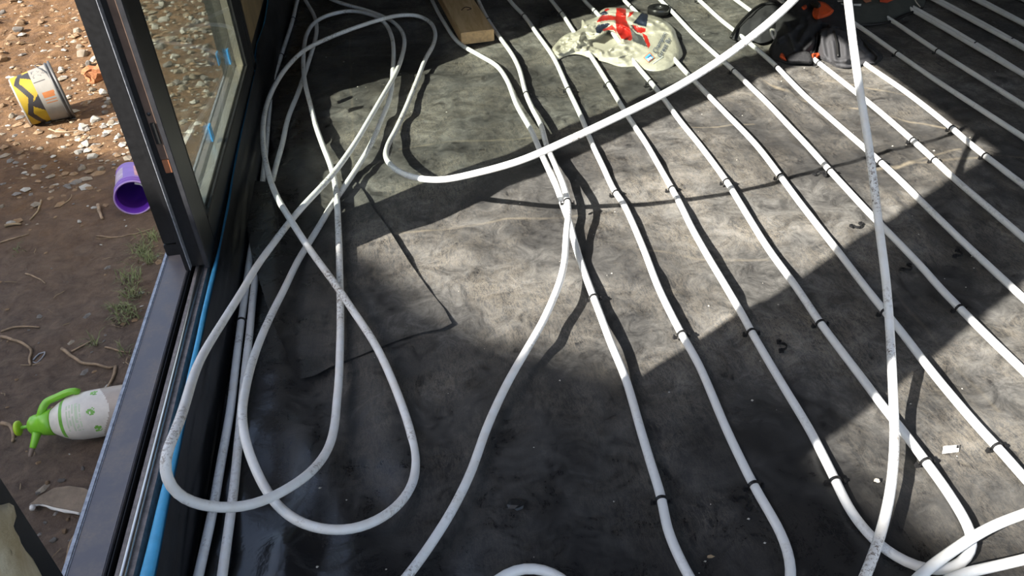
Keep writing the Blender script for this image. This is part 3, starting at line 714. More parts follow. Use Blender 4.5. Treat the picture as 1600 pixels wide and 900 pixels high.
def bag_text(txt, a, b, hgt, mat, name='lettering'):
    cu = bpy.data.curves.new(name, 'FONT'); cu.body = txt; cu.size = 1.0; cu.offset = .012; cu.resolution_u = 3
    o = bpy.data.objects.new(name, cu); C.objects.link(o)
    dg = bpy.context.evaluated_depsgraph_get(); me = bpy.data.meshes.new_from_object(o.evaluated_get(dg)); bpy.data.objects.remove(o)
    bm = bmesh.new(); bm.from_mesh(me); bmesh.ops.triangulate(bm, faces=bm.faces); 
    bm.verts.index_update(); W_ = max(q.co.x for q in bm.verts)
    d = Vector((b[0] - a[0], b[1] - a[1])); n = Vector((d.y, -d.x)).normalized()
    V = [on_bag(a[0] + d.x * q.co.x / W_ + n.x * q.co.y * hgt, a[1] + d.y * q.co.x / W_ + n.y * q.co.y * hgt) for q in bm.verts]
    o = mk(name, V, [[q.index for q in f.verts] for f in bm.faces], mat, bag, False); bm.free(); return o
M_NAVYINK = plain('navy_ink', (.06, .08, .13), .5)
bag_text('Champion', cz(1098, 558), cz(1212, 345), 9.5, M_NAVYINK)
bag_text('Great Br', cz(1145, 602), cz(1262, 405), 9.5, M_NAVYINK)
def patch(name, poly, mat, lift, st=1.2):
    o = drape(name, poly, lambda u, v, d: bag_h(u, v, dist_poly(bag_px, u, v)) + lift, mat, bag, st, 1, 0, None, False); return o
lg = [cz(*q) for q in [(968, 600), (1035, 542), (1088, 602), (1020, 652)]]
lc = (sum(q[0] for q in lg) / 4, sum(q[1] for q in lg) / 4)
def scl(k, off=(0, 0)): return [(lc[0] + (q[0] - lc[0]) * k + off[0], lc[1] + (q[1] - lc[1]) * k + off[1]) for q in lg]
patch('logo_border', lg, plain('logo_orange', (.55, .2, .08), .4), .0022)
patch('logo_square', scl(.8), plain('logo_blue', (.1, .38, .66), .4), .0034)
patch('logo_mark', [cz(*q) for q in [(1005, 612), (1040, 585), (1062, 608), (1020, 632)]], plain('logo_white', (.75, .78, .8), .4), .0046)
patch('logo_stroke', [cz(*q) for q in [(1008, 600), (1045, 572), (1052, 580), (1015, 608)]], plain('logo_navy', (.03, .08, .25), .4), .0052)
patch('small_print', [cz(*q) for q in [(1062, 660), (1170, 585), (1176, 592), (1068, 668)]], plain('pale_ink', (.5, .53, .52), .4), .0022)

# ------------------------------------------------------------------ roll of tape
p = at(1029, 16, .012)
rl = thing('tape_roll', (p.x, p.y, 0), 'flat black tape roll lying beside the carrier bag', 'tape')
def roll_mat(n, c, r): return plain(n, c, r, 0, .2, 60)
v, f, _ = lathe_geo(Vector((p.x, p.y, .001)), Vector((0, 0, 1)), [(0, .018), (0, .043), (.002, .045), (.022, .045), (.024, .043), (.0245, .021), (.0225, .0185), (0, .018)], 40)
mk('tape', v, f, roll_mat('black_tape', (.014, .014, .014), .3), rl)
v, f, _ = lathe_geo(Vector((p.x, p.y, .0015)), Vector((0, 0, 1)), [(0, 0.0), (.0, .0178), (.021, .0178), (.0212, .0155), (.012, .0152), (.0118, 0)], 32)
mk('core', v, f, roll_mat('dark_core', (.03, .03, .03), .5), rl)

# ------------------------------------------------------------------ jacket
p = at(1270, 60)
jk = thing('jacket', (p.x, p.y, 0), 'crumpled dark grey work jacket with orange lining patches across the pipes', 'jacket')
M_JK = plain('jacket_grey', (.02, .02, .0225), .85, 0, .25, 30, .5, 300, .002); M_JK2 = plain('jacket_dark', (.013, .013, .0145), .85, 0, .3, 30, .5, 300, .002)
M_SLV = plain('jacket_sleeve_grey', (.048, .048, .053), .85, 0, .15, 25, .4, 300, .002)
M_OR = plain('jacket_orange', (.5, .065, .012), .7, 0, .15, 30, .3, 200, .002)
def jz(x, y): return (1130 + x / 5, y / 5)
def dome(tall, wpx, fold, sx, sy, seed, poly, lim=.0014, base=0.0):
    def hf(u, v, d):
        h = tall * (1 - max(0, 1 - d / wpx) ** 2) ** .5 + min(1, d / 5) * (fold * noise.noise(Vector((u * sx, v * sy, seed))) + fold * .6 * abs(noise.noise(Vector((u * sx * 2 + v * .05, v * sy, seed + 3)))))
        return max(.003, min(h + base * min(1, d / 3), .004 + lim * max(0, vbot(poly, u) - v) + base * .7))
    return hf
def jpoly(pts): return [jz(*q) for q in pts]
BODY = jpoly([(410, 70), (560, -30), (700, -60), (900, -40), (980, 60), (1000, 180), (960, 300), (760, 300), (735, 400), (700, 470), (690, 492), (600, 490), (500, 488), (440, 470), (380, 440), (360, 380), (400, 300), (400, 180)])
SLEEVE = jpoly([(735, 250), (780, 215), (850, 205), (960, 240), (1050, 270), (1150, 350), (1240, 430), (1225, 480), (1180, 500), (1110, 500), (1060, 518), (960, 530), (880, 515), (820, 480), (760, 450), (735, 400), (745, 330)])
FOLDS = [((760, 260), (800, 460), .016, 20), ((835, 225), (870, 470), .02, 22), ((940, 260), (960, 480), .014, 25), ((900, 480), (1100, 440), .012, 18), ((1000, 300), (1130, 420), .014, 20), ((640, 380), (725, 300), .014, 25), ((430, 300), (600, 200), .014, 30), ((600, 330), (680, 150), .012, 28), ((480, 160), (560, 380), .01, 25), ((760, 170), (930, 220), .012, 22)]
def folds(u, v):
    X, Y = (u - 1130) * 5, v * 5; h = 0
    for (x1, y1), (x2, y2), hh, wd in FOLDS:
        dx, dy = x2 - x1, y2 - y1; t = max(0, min(1, ((X - x1) * dx + (Y - y1) * dy) / (dx * dx + dy * dy)))
        q = ((X - x1 - dx * t) ** 2 + (Y - y1 - dy * t) ** 2) / wd ** 2
        if q < 9: h += hh * math.exp(-q)
    return h
HOOD = jpoly([(60, 295), (75, 260), (160, 160), (250, 70), (320, 32), (400, 28), (450, 60), (460, 150), (430, 260), (380, 310), (290, 332), (220, 310), (150, 315)])
b0 = dome(.06, 20, .02, .05, .07, 11, BODY, .0012); s0 = dome(.04, 12, .016, .06, .05, 31, SLEEVE, .0012, .012)
body_hf = lambda u, v, d: b0(u, v, d) + folds(u, v) * min(1, d / 6) * min(1, max(0, vbot(BODY, u) - v) / 12)
slv_hf = lambda u, v, d: s0(u, v, d) + .6 * folds(u, v) * min(1, d / 5) * min(1, max(0, vbot(SLEEVE, u) - v) / 8)
hood_hf = dome(.05, 14, .014, .06, .08, 21, HOOD)
def top_hf(u, v):
    h = 0
    for P_, fn in ((BODY, body_hf), (SLEEVE, slv_hf)):
        if inside(P_, u, v): h = max(h, fn(u, v, dist_poly(P_, u, v)))
    return h
drape('body', BODY, body_hf, M_JK2, jk, 2.4, 3)
drape('hood', HOOD, hood_hf, M_JK, jk, 2.2, 3)
drape('sleeve', SLEEVE, slv_hf, M_SLV, jk, 2.0, 3)
def jpart(name, pts, lift, wpx, mat, st=1.8):
    poly = jpoly(pts)
    return drape(name, poly, lambda u, v, d: max(.004, top_hf(u, v) + lift * (1 - max(0, 1 - d / wpx) ** 2) ** .5), mat, jk, st, 3)
jpart('sleeve_end', [(1050, 275), (1150, 340), (1245, 430), (1228, 478), (1180, 490), (1190, 440), (1130, 380)], .01, 5, M_JK2)
jpart('cuff', [(495, 440), (560, 405), (640, 400), (690, 420), (690, 490), (600, 488), (505, 484)], .012, 5, plain('ribbed_cuff', (.02, .02, .022), .9, 0, .3, 200, .6, 260, .004))
jpart('orange_lining', [(695, 105), (720, 40), (740, 8), (800, 20), (850, 65), (865, 85), (835, 120), (780, 140), (720, 150)], .012, 4, M_OR)
jpart('orange_tag', [(440, 450), (460, 410), (495, 460), (490, 475)], .01, 3, M_OR, 1.4)
jpart('orange_tag', [(690, 435), (700, 415), (740, 408), (753, 430), (735, 455), (700, 458)], .014, 3, M_OR, 1.4)
jpart('orange_trim', [(612, 55), (645, 35), (655, 60), (630, 78)], .01, 3, M_OR, 1.4)
jpart('frayed_edge', [(680, 20), (740, 10), (770, 40), (745, 70), (700, 55)], .02, 4, plain('dusty_black', (.03, .024, .02), .9), 1.4)
v, f = tube_geo(catmull([at(*jz(62, 292), .02), at(*jz(110, 210), .035), at(*jz(180, 130), .045), at(*jz(260, 60), .045), at(*jz(330, 30), .035), at(*jz(410, 26), .04), at(*jz(445, 45), .05)], .01), .006, 8)
mk('piping', v, f, M_GASK, jk)
a, b = at(*jz(372, 232), .055), at(*jz(398, 300), .04)
v, f = tube_geo(catmull([a, a.lerp(b, .3) + Vector((.012, 0, .006)), b, a.lerp(b, .6) + Vector((-.006, 0, .004)), a], .006), .0045, 6)
mk('zip_pull', v, f, plain('pale_toggle', (.55, .54, .5), .5), jk)
for q0, q1, q2 in (((735, 260), (725, 340), (705, 420)), ((868, 250), (890, 340), (898, 440))):
    v, f = tube_geo(catmull([at(*jz(*q), top_hf(*jz(*q)) + .004) for q in (q0, ((q0[0] + q1[0]) / 2, (q0[1] + q1[1]) / 2), q1, ((q2[0] + q1[0]) / 2, (q2[1] + q1[1]) / 2), q2)], .01), .004, 6); mk('seam', v, f, M_GASK, jk)

# ------------------------------------------------------------------ dark tool bag
tbp = [(1296, -40), (1300, 20), (1330, 39), (1362, 38), (1388, 34), (1415, 23), (1441, 12), (1446, -6), (1440, -40)]
p = at(1370, 10)
tg = thing('tool_bag', (p.x, p.y, 0), 'flat dark green tool bag with pale lettering behind the jacket', 'bag')
hf_tb = dome(.05, 10, .008, .03, .04, 71, tbp, .0014)
drape('bag_shell', tbp, hf_tb, plain('dark_green_fabric', (.042, .046, .04), .8, 0, .2, 30, .4, 250, .002), tg, 3.2, 3)
def on_tb(u, v, l=.003): return at(u, v, hf_tb(u, v, dist_poly(smooth_poly(tbp, 3), u, v)) + l)
def tpatch(name, poly, mat): return drape(name, poly, lambda u, v, d: hf_tb(u, v, dist_poly(tbp, u, v)) + .004, mat, tg, 2, 1, 0, None, False)
M_PALEINK = plain('pale_print', (.5, .5, .47), .6)
for q in ([(1307, 1), (1318, 0), (1319, 2.2), (1308, 3.4)], [(1321, 0), (1332, -1), (1333, 2), (1322, 3)], [(1311, 5.5), (1318, 5), (1319, 7.5), (1312, 8)], [(1322, 5), (1330, 4), (1331, 7), (1323, 8)], [(1334, 6), (1346, 6), (1345, 9.5), (1334, 9)]): tpatch('print_mark', q, M_PALEINK)
tpatch('red_badge', [(1374, -6), (1398, -8), (1396, 0), (1386, 4.5), (1375, 3)], plain('badge_red', (.5, .07, .03), .6))
tpatch('orange_mark', [(1348, 0), (1359, -2), (1362, 2), (1353, 4.5)], plain('badge_orange', (.42, .17, .1), .6))
v, f = tube_geo(catmull([at(1425, -8, .05), at(1432, 4, .035), at(1438, 11, .015)], .01), .002, 6); mk('drawcord', v, f, plain('cord', (.45, .4, .32), .8), tg)
v, f = tube_geo(catmull([at(u, q, .008) for u, q in ((1330, 39), (1362, 38.5), (1388, 34.5), (1415, 23.5), (1441, 12.5))], .01), .005, 6); mk('binding', v, f, M_GASK, tg)

# ------------------------------------------------------------------ foam by the near pier
fp = [(-70, 800), (-20, 790), (4, 790), (14, 786), (23, 790), (25, 806), (23, 822), (27, 838), (33, 848), (40, 860), (50, 873), (62, 898), (85, 940), (120, 1000), (-70, 1000)]
V, Fc = [], []; n = len(fp)
for k, (xx, ins) in enumerate(((-.4605, 0), (-.438, 0), (-.424, .25), (-.418, .7))):
    cxy = (-10, 900)
    for (u, vv) in fp:
        uu, v2 = u + (cxy[0] - u) * ins * .5, vv + (cxy[1] - vv) * ins * .35
        V.append(atx(uu, v2, xx) + Vector((.004 * noise.noise(Vector((uu * .1, v2 * .1, k))), 0, .004 * noise.noise(Vector((uu * .15, v2 * .1, k + 5))))))
for k in range(3):
    for i in range(n): Fc.append([k * n + i, k * n + (i + 1) % n, (k + 1) * n + (i + 1) % n, (k + 1) * n + i])
Fc.append([3 * n + i for i in range(n)]); Fc.append([i for i in range(n)][::-1])
tag(fixn(mk('insulation_foam', V, Fc, M_FOAM)), 'lump of cream insulation foam with a torn edge on the black pier', 'foam')

# ------------------------------------------------------------------ garden outside
ZG_ = -.1
def ground_h(x, y):
    far = max(0, min(1, (y - 2.3) / 1.2))
    h = ZG_ + .018 * nz(x, y, 1.3, 3) + .012 * nz(x, y, 5, 6) + (.006 + .010 * far) * nz(x, y, 17, 8) + (.003 + .006 * far) * nz(x, y, 42, 2)
    h += .22 * max(0, min(1, (y - 3.2) / 2.5)) ** 1.5
    for (qx, qy, r) in FLAT:
        k = math.exp(-((x - qx) ** 2 + (y - qy) ** 2) / r ** 2); h = h * (1 - k) + (ZG_) * k
    return h
FLAT = []
BK = (at(30, 158, ZG_ + .09), at(97, 138, ZG_ + .1)); TBc = at(209, 309, ZG_ + .05); SPc = at(120, 655, ZG_ + .05)
FLAT = [((BK[0].x + BK[1].x) / 2, (BK[0].y + BK[1].y) / 2, .2), (TBc.x, TBc.y + .08, .15), (SPc.x, SPc.y, .18)]
def ground_grid():
    xs = np.concatenate([np.arange(-9, -3.4, .2), np.arange(-3.4, -.55, .022), [-.55]]); ys = np.concatenate([np.arange(-3, .2, .2), np.arange(.2, 4.6, .022), np.arange(4.6, 12, .12)])
    nx, ny = len(xs), len(ys)
    V = [(x, y, ground_h(x, y)) for y in ys for x in xs]
    Fc = [(j * nx + i, j * nx + i + 1, (j + 1) * nx + i + 1, (j + 1) * nx + i) for j in range(ny - 1) for i in range(nx - 1)]
    return mk('ground', V, Fc, M_SOIL)
tag(ground_grid(), 'bare brown garden soil outside the door', 'ground', kind='structure')

def rock_mesh(seed, mat, sub=2, flat=.6):
    rg = random.Random(seed); bm = bmesh.new()
    for k in range(22):
        d = Vector((rg.gauss(0, 1), rg.gauss(0, 1), rg.gauss(0, 1))).normalized() * rg.uniform(.8, 1.15)
        d.x = max(-.85, min(.95, d.x)); d.y = max(-.7, min(.6, d.y)); bm.verts.new((d.x, d.y * .85, d.z * flat))
    r = bmesh.ops.convex_hull(bm, input=bm.verts[:])
    bmesh.ops.delete(bm, geom=[q for q in set(r['geom_interior']) if isinstance(q, bmesh.types.BMVert)], context='VERTS')
    bmesh.ops.bevel(bm, geom=bm.edges[:], offset=.05, segments=1, affect='EDGES')
    me = bpy.data.meshes.new('rubble_stone'); bm.to_mesh(me); bm.free(); me.materials.append(mat); return me
ROCKS = [rock_mesh(k, M_STONE[k % 4]) for k in range(8)]
def rock(u, v, rpx, me, name='rubble_stone', label='irregular lump of pale rubble lying on the garden soil', group='rubble stones on the garden soil', rz=None):
    p = at(u, v, ZG_); r = rpx * p.length / F
    o = bpy.data.objects.new(name, me); C.objects.link(o)
    o.location = (p.x, p.y, ground_h(p.x, p.y) + r * .22); o.scale = (r, r, r); o.rotation_euler = (random.uniform(-.2, .2), random.uniform(-.2, .2), rz if rz is not None else random.uniform(0, 6.3))
    return tag(o, label, 'stone', group)
RK = [(22, 70, 9, 1), (8, 100, 8, 1), (35, 62, 8, 2), (52, 18, 6, 0), (40, 52, 7, 1), (70, 50, 7, 1), (38, 60, 5, 2), (108, 15, 7, 2), (120, 12, 6, 3), (125, 62, 8, 0), (98, 112, 7, 3), (130, 90, 10, 0), (150, 95, 8, 3), (170, 100, 8, 0), (140, 105, 7, 2), (128, 80, 7, 0), (160, 145, 9, 3), (175, 140, 7, 3), (145, 142, 6, 0), (168, 160, 7, 0), (185, 170, 8, 0), (150, 190, 9, 3), (130, 200, 9, 3), (120, 207, 6, 0), (175, 195, 8, 0), (195, 205, 7, 0), (165, 178, 6, 2), (185, 215, 7, 3), (200, 215, 6, 0), (135, 228, 9, 3), (122, 240, 7, 3), (145, 245, 9, 3), (128, 262, 7, 0), (158, 262, 7, 0), (100, 232, 5, 3), (75, 242, 5, 1), (5, 165, 6, 1), (20, 183, 6, 0), (110, 140, 5, 0), (155, 118, 6, 3), (60, 8, 7, 1), (30, 25, 7, 1), (12, 40, 6, 2), (90, 35, 6, 1),
      (18, 350, 8, 3), (5, 325, 5, 0), (125, 350, 5, 3), (95, 660, 4, 3), (60, 770, 6, 2), (97, 752, 7, 2), (75, 755, 6, 1), (48, 787, 6, 2), (130, 733, 5, 2), (70, 815, 5, 2), (100, 828, 7, 1), (82, 842, 8, 2), (105, 810, 5, 1),
      (240, 10, 11, 3), (245, 45, 9, 0), (262, 48, 10, 3), (285, 20, 8, 0), (255, 25, 8, 2), (268, 70, 10, 0), (290, 60, 8, 3), (252, 80, 9, 2), (275, 95, 9, 3), (300, 85, 7, 0), (265, 110, 8, 2), (290, 115, 8, 0), (235, 65, 8, 3), (270, 10, 7, 0), (310, 45, 8, 2), (300, 5, 7, 3), (280, 135, 7, 2), (320, 20, 8, 0)]
for (u, v, r, k) in RK:
    tone = ('pale', 'tan', 'grey', 'whitish')[k]
    if u > 222: lab, grp = tone + ' rubble stone seen through the glass door panel', 'rubble behind the glass door'
    elif v > 600: lab, grp = tone + ' stone on damp soil near the broken slab', 'stones around the broken slab'
    elif v > 300: lab, grp = tone + ' stone on bare soil left of the purple tub', 'stones left of the purple tub'
    elif v > 165: lab, grp = tone + ' rubble stone between the bucket and the purple tub', 'rubble between bucket and tub'
    elif u > 95: lab, grp = tone + ' rubble stone around the orange brick by the post', 'rubble around the brick'
    else: lab, grp = tone + ' stone on orange soil beyond the bucket', 'stones beyond the bucket'
    rock(u, v, r, ROCKS[k + (4 if random.random() < .5 else 0)], 'rubble_stone', lab, grp)
def brick_mesh():
    bm = bmesh.new(); bmesh.ops.create_cube(bm, size=1.5); bmesh.ops.bevel(bm, geom=bm.edges[:], offset=.12, segments=2, affect='EDGES'); bmesh.ops.subdivide_edges(bm, edges=[e for e in bm.edges if e.calc_length() > .5], cuts=4, use_grid_fill=True)
    for q in bm.verts: q.co += Vector((noise.noise(q.co * 1.6), noise.noise(q.co * 1.6 + Vector((5, 0, 0))), noise.noise(q.co * 1.6 + Vector((0, 5, 0))))) * .35
    me = bpy.data.meshes.new('brick_fragment'); bm.to_mesh(me); bm.free(); me.materials.append(M_BRICK); return me
for k in range(70):
    u, v = random.uniform(225, 330), random.uniform(-5, 160)
    if u < 222 + .3 * v: continue
    rock(u, v, random.uniform(3, 8.5), random.choice((ROCKS[0], ROCKS[3], ROCKS[7], ROCKS[4], ROCKS[6], ROCKS[3])), 'rubble_stone', 'pale rubble lump seen through the glass door panel', 'rubble behind the glass door')
rock(153, 125, 18, brick_mesh(), 'brick_fragment', 'broken orange brick fragment half buried in pale rubble by the post', None, .4)['category'] = 'brick'
V, Fc = [], []
def chip(x, y, r, el=1.0, flat=.5):
    z = ground_h(x, y) + r * .15; a = random.uniform(0, 6.3); q = len(V)
    for k in range(5):
        b = a + k * 1.2566 + random.uniform(-.3, .3); V.append(Vector((x + r * el * math.cos(b) * math.cos(a) - r * math.sin(b) * math.sin(a), y + r * el * math.cos(b) * math.sin(a) + r * math.sin(b) * math.cos(a), z)))
    V.append(Vector((x + r * random.uniform(-.3, .3), y + r * random.uniform(-.3, .3), z + r * flat)))
    V.append(Vector((x, y, z - r * .6)))
    for k in range(5): Fc.append([q + k, q + (k + 1) % 5, q + 5]); Fc.append([q + (k + 1) % 5, q + k, q + 6])
fm = []
for k in range(15000):
    y = random.uniform(.4, 4.6); x = random.uniform(-2.9, -.6)
    dens = .1 + .9 * max(0, min(1, (y - 2.1) / .9)) * (.18 + .82 * max(0, min(1, (x + 1.7) / .6))) * (.5 + .9 * max(0, nz(x, y, 2.5, 12) + .3))
    if random.random() > dens: continue
    r = random.choice((.003, .004, .005, .006, .008, .011, .016)) * random.uniform(.7, 1.2) * (1 if y > 2.2 else .6)
    n0 = len(Fc); chip(x, y, r, random.uniform(1, 1.8)); mi = random.choices((0, 1, 2, 3), (3, 6, 2, 2) if y > 2 else (2, 4, 4, 1))[0]; fm += [mi] * (len(Fc) - n0)
tag(mk('gravel', V, Fc, M_STONE, None, False, fm), 'loose grit and stone chips strewn over the garden soil', 'gravel', kind='stuff')

# straw and fine roots
V, Fc = [], []
for k in range(420):
    x, y = random.uniform(-2.6, -.62), random.uniform(.5, 4.2); a = random.uniform(0, 6.3); L = random.uniform(.02, .07)
    pts = [Vector((x + math.cos(a + .4 * nz(k, j, 1.3)) * L * j / 4, y + math.sin(a + .4 * nz(k, j, 1.7)) * L * j / 4, 0)) for j in range(4)]
    for q in pts: q.z = ground_h(q.x, q.y) + .003
    g = tube_geo(pts, random.uniform(.0006, .0013), 3); q = len(V); V += g[0]; Fc += [[i + q for i in ff] for ff in g[1]]
tag(mk('straw_litter', V, Fc, M_STRAW, None, False), 'dry straw and root fibres littering the soil', 'litter', kind='stuff')

def twig(pts, r, label, mat=None, name='twig'):
    P = []
    for (u, v) in pts:
        q = at(u, v, ZG_ + .006); P.append(Vector((q.x, q.y, ground_h(q.x, q.y) + r * .9)))
    path = catmull(P, .008); path = [q + Vector((.0015 * nz(i, 0, .3), .0015 * nz(i, 3, .3), 0)) for i, q in enumerate(path)]
    for q in path: q.z = max(q.z, ground_h(q.x, q.y) + r * .6)
    rr = [r * (1 - .4 * i / len(path)) for i in range(len(path))]
    return tag(mk(name, *tube_geo(path, rr, 7), mat or M_TWIG), label, 'twig')
twig([(95, 542), (110, 553), (128, 565), (150, 570), (172, 575), (182, 572)], .0045, 'thick grey twig with an elbow lying above the sprayer')
twig([(180, 573), (175, 590), (166, 605)], .004, 'short twig at the elbow just above the bottle of the sprayer')
twig([(0, 523), (20, 530), (38, 537), (47, 545), (44, 560), (46, 568)], .004, 'hooked twig at the left edge above the looped wire')
twig([(0, 515), (25, 509), (60, 508)], .003, 'thin straight twig at the left edge above the hooked one')
twig([(0, 657), (12, 661), (19, 672), (17, 686)], .0045, 'curved twig at the left edge beside the sprayer knob')
twig([(110, 546), (130, 538), (148, 530)], .0025, 'thin pale twig branching up from the thick elbowed twig')
twig([(165, 544), (185, 549), (202, 553)], .0025, 'thin pale twig pointing at the door sill')
twig([(64, 312), (58, 327), (45, 341)], .003, 'pale bent stick on bare soil at far left below the bucket', M_STRAW)
twig([(153, 320), (156, 332), (160, 343)], .006, 'short stubby stick left of the purple tub')
twig([(0, 378), (25, 371), (45, 366)], .0025, 'faint thin root at the left edge in the middle soil')
twig([(150, 368), (185, 370), (215, 366), (240, 360)], .002, 'long thin root running toward the door post foot')
twig([(40, 428), (60, 434), (70, 441)], .0025, 'short thin twig on bare soil left of the grass tufts')
twig([(7, 352), (20, 349), (32, 348)], .005, 'flat pale splinter of wood at the far left', M_STRAW, 'wood_splinter')
twig([(100, 875), (108, 850), (118, 825)], .003, 'thin root beside the sill near the black pier')
twig([(50, 558), (58, 549), (68, 546), (64, 555), (54, 563), (49, 561)], .0018, 'looped grey wire lying beside the hooked twig', plain('grey_wire', (.3, .3, .32), .5), 'wire_loop')
twig([(75, 200), (95, 205), (120, 202), (150, 196)], .003, 'long root lying in rubble below the bucket')

# grass
V, Fc = [], []
for (u, v, sp_, n) in [(205, 440, 20, 130), (225, 395, 22, 180), (195, 490, 16, 110), (210, 465, 18, 120), (235, 410, 10, 80), (188, 505, 14, 50), (210, 500, 12, 50), (150, 540, 8, 26), (28, 393, 10, 18), (195, 555, 9, 22), (240, 375, 10, 70)]:
    for k in range(int(n * .5)):
        p = at(u + random.gauss(0, sp_ * .5), v + random.gauss(0, sp_ * .35), ZG_)
        if p.x > -.585: continue
        z = ground_h(p.x, p.y); a = random.uniform(0, 6.3); L = random.uniform(.012, .04); wv = .0012
        d = Vector((math.cos(a), math.sin(a), 0)); s = Vector((-d.y, d.x, 0)) * wv; q = len(V)
        b = Vector((p.x, p.y, z)); V += [b - s, b + s, b + d * L * .4 + Vector((0, 0, L * .5)) + s * .7, b + d * L * .4 + Vector((0, 0, L * .5)) - s * .7, b + d * L + Vector((0, 0, L * .55))]
        Fc += [[q, q + 1, q + 2, q + 3], [q + 3, q + 2, q + 4]]
tag(mk('grass', V, Fc, M_GRASS, None, False), 'sparse grass blades sprouting beside the door sill', 'grass', kind='stuff')

# slab of stone with torn white underside by the sill
sl = [(46, 788), (62, 776), (85, 762), (108, 759), (132, 762), (150, 770), (140, 800), (126, 801), (108, 797), (85, 793), (66, 787)]
V, Fc = [], []; n = len(sl)
for z, k in ((ZG_ + .002, 1.0), (ZG_ + .012, 1.0), (ZG_ + .016, .97)):
    for (u, v) in sl: q = at(96 + (u - 96) * k, 780 + (v - 780) * k, z); V.append(q + Vector((0, 0, .002 * nz(u, v, .1))))
for k in range(2):
    for i in range(n): Fc.append([k * n + i, k * n + (i + 1) % n, (k + 1) * n + (i + 1) % n, (k + 1) * n + i])
Fc.append([2 * n + i for i in range(n)])
p = at(96, 780, ZG_)
bs = thing('broken_slab', (p.x, p.y, ZG_), 'flat brown broken board slab with a torn white edge beside the sill', 'slab')
fixn(mk('slab', V, Fc, plain('brown_slab', (.2, .15, .105), .9, 0, .25, 40, .5, 90, .004), bs, False))
e = catmull([at(u, v, ZG_ + .008) for u, v in ((50, 796), (53, 789), (62, 787), (74, 789), (86, 794), (100, 797), (114, 799), (126, 801))], .005)
mk('white_edge', *tube_geo(e, [.0045 + .002 * nz(i, 0, .4) for i in range(len(e))], 7), plain('white_plaster', (.72, .7, .66), .8, 0, .1, 40, .4, 120, .003), bs)

# ------------------------------------------------------------------ paint bucket
ax = BK[1] - BK[0]; Lb = ax.length * 1.0; ax.normalize()
A0 = BK[0].copy(); A0.z = ZG_ + .085
ax = Vector((ax.x, ax.y, .07)).normalized()
M_BW = plain('bucket_white', (.22, .205, .18), .5, 0, .12, 25); M_BY = plain('bucket_yellow', (.33, .22, .01), .5, 0, .1, 30); M_BB = plain('bucket_black', (.022, .019, .02), .5, 0, .2, 30)
M_BO = plain('bucket_orange', (.3, .1, .025), .5); M_BG = plain('bucket_grey', (.05, .049, .048), .5, 0, .2, 30)
bk = thing('bucket', (A0.x, A0.y, ZG_), 'white bucket with yellow and black zigzag print lying on its side', 'bucket')
rb, rt_ = .084, .1
pr = refine([(0, 0), (0, rb - .003), (.003, rb), (Lb * .86, rb + (rt_ - rb) * .86), ], .0026)
V, Fc, tp = lathe_geo(A0, ax, pr, 180, Vector((0, 0, 1)))
def tri(x): x = x % 1; return abs(x * 2 - 1)
def bucket_f(t, ph, i):
    s = t / Lb; near = (ph + 90) % 360 - 90
    if s < .04: return 0
    if s < .46:
        if abs(s - (.13 + .17 * tri(ph / 74 + .1))) < .062: return 2
        if s > .46 - .24 * max(0, 1 - abs(((ph / 74 + .35) % 1) - .5) * 4): return 2
        return 1
    if .56 < s < .83 and 66 < near < 72: return 3
    if .56 < s < .81 and 72 <= near < 96: return 3 if (near < 79 or 82 < near < 85 or 88 < near < 91) else 0
    if .48 < s < .76 and 40 < near < 42.5: return 2
    if .5 < s < .82 and -42 < near < -22: return 4
    if .52 < s < .8 and 5 < near < 30 and noise.noise(Vector((t * 160, near * .35, 2))) > .25: return 4
    return 0
mk('body', V, Fc, [M_BW, M_BY, M_BB, M_BO, M_BG], bk, True, [bucket_f(*q) for q in tp])
rz = lambda s: rb + (rt_ - rb) * s
pr = [(Lb * .86, rz(.86)), (Lb * .865, rz(.9) + .004), (Lb * .9, rz(.9) + .005), (Lb * .91, rz(.9) + .001), (Lb * .94, rz(.94) + .001), (Lb * .945, rz(.95) + .006), (Lb * .995, rz(1) + .006), (Lb, rz(1) + .003), (Lb, rz(1) - .004), (Lb * .5, rz(.5) - .004), (Lb * .02, rz(0) - .004), (Lb * .02, 0)]
V, Fc, tp = lathe_geo(A0, ax, pr, 80)
mk('rim', V, Fc, [M_BG, M_BW], bk, True, [0 for q in tp])
sd = ax.cross(Vector((0, 0, 1))).normalized()
hp = [A0 + ax * (Lb * .9) + sd * (rt_ + .006) * math.cos(a) - ax * .11 * math.sin(a) + Vector((0, 0, 1)) * (-.07 * math.sin(a)) * 1.0 + Vector((0, 0, .02)) for a in (0, .5, 1.0)]
bt = catmull([A0 + ax * (Lb * .92) + sd * (-.1) + Vector((0, 0, .03)), A0 + ax * (Lb * .8) + sd * (-.085) + Vector((0, 0, .075)), A0 + ax * (Lb * .62) + sd * (-.03) + Vector((0, 0, .098)), A0 + ax * (Lb * .78) + sd * .05 + Vector((0, 0, .09)), A0 + ax * (Lb * .92) + sd * .1 + Vector((0, 0, .03))], .01)
mk('handle', *tube_geo(bt, .0016, 6), M_BG, bk)

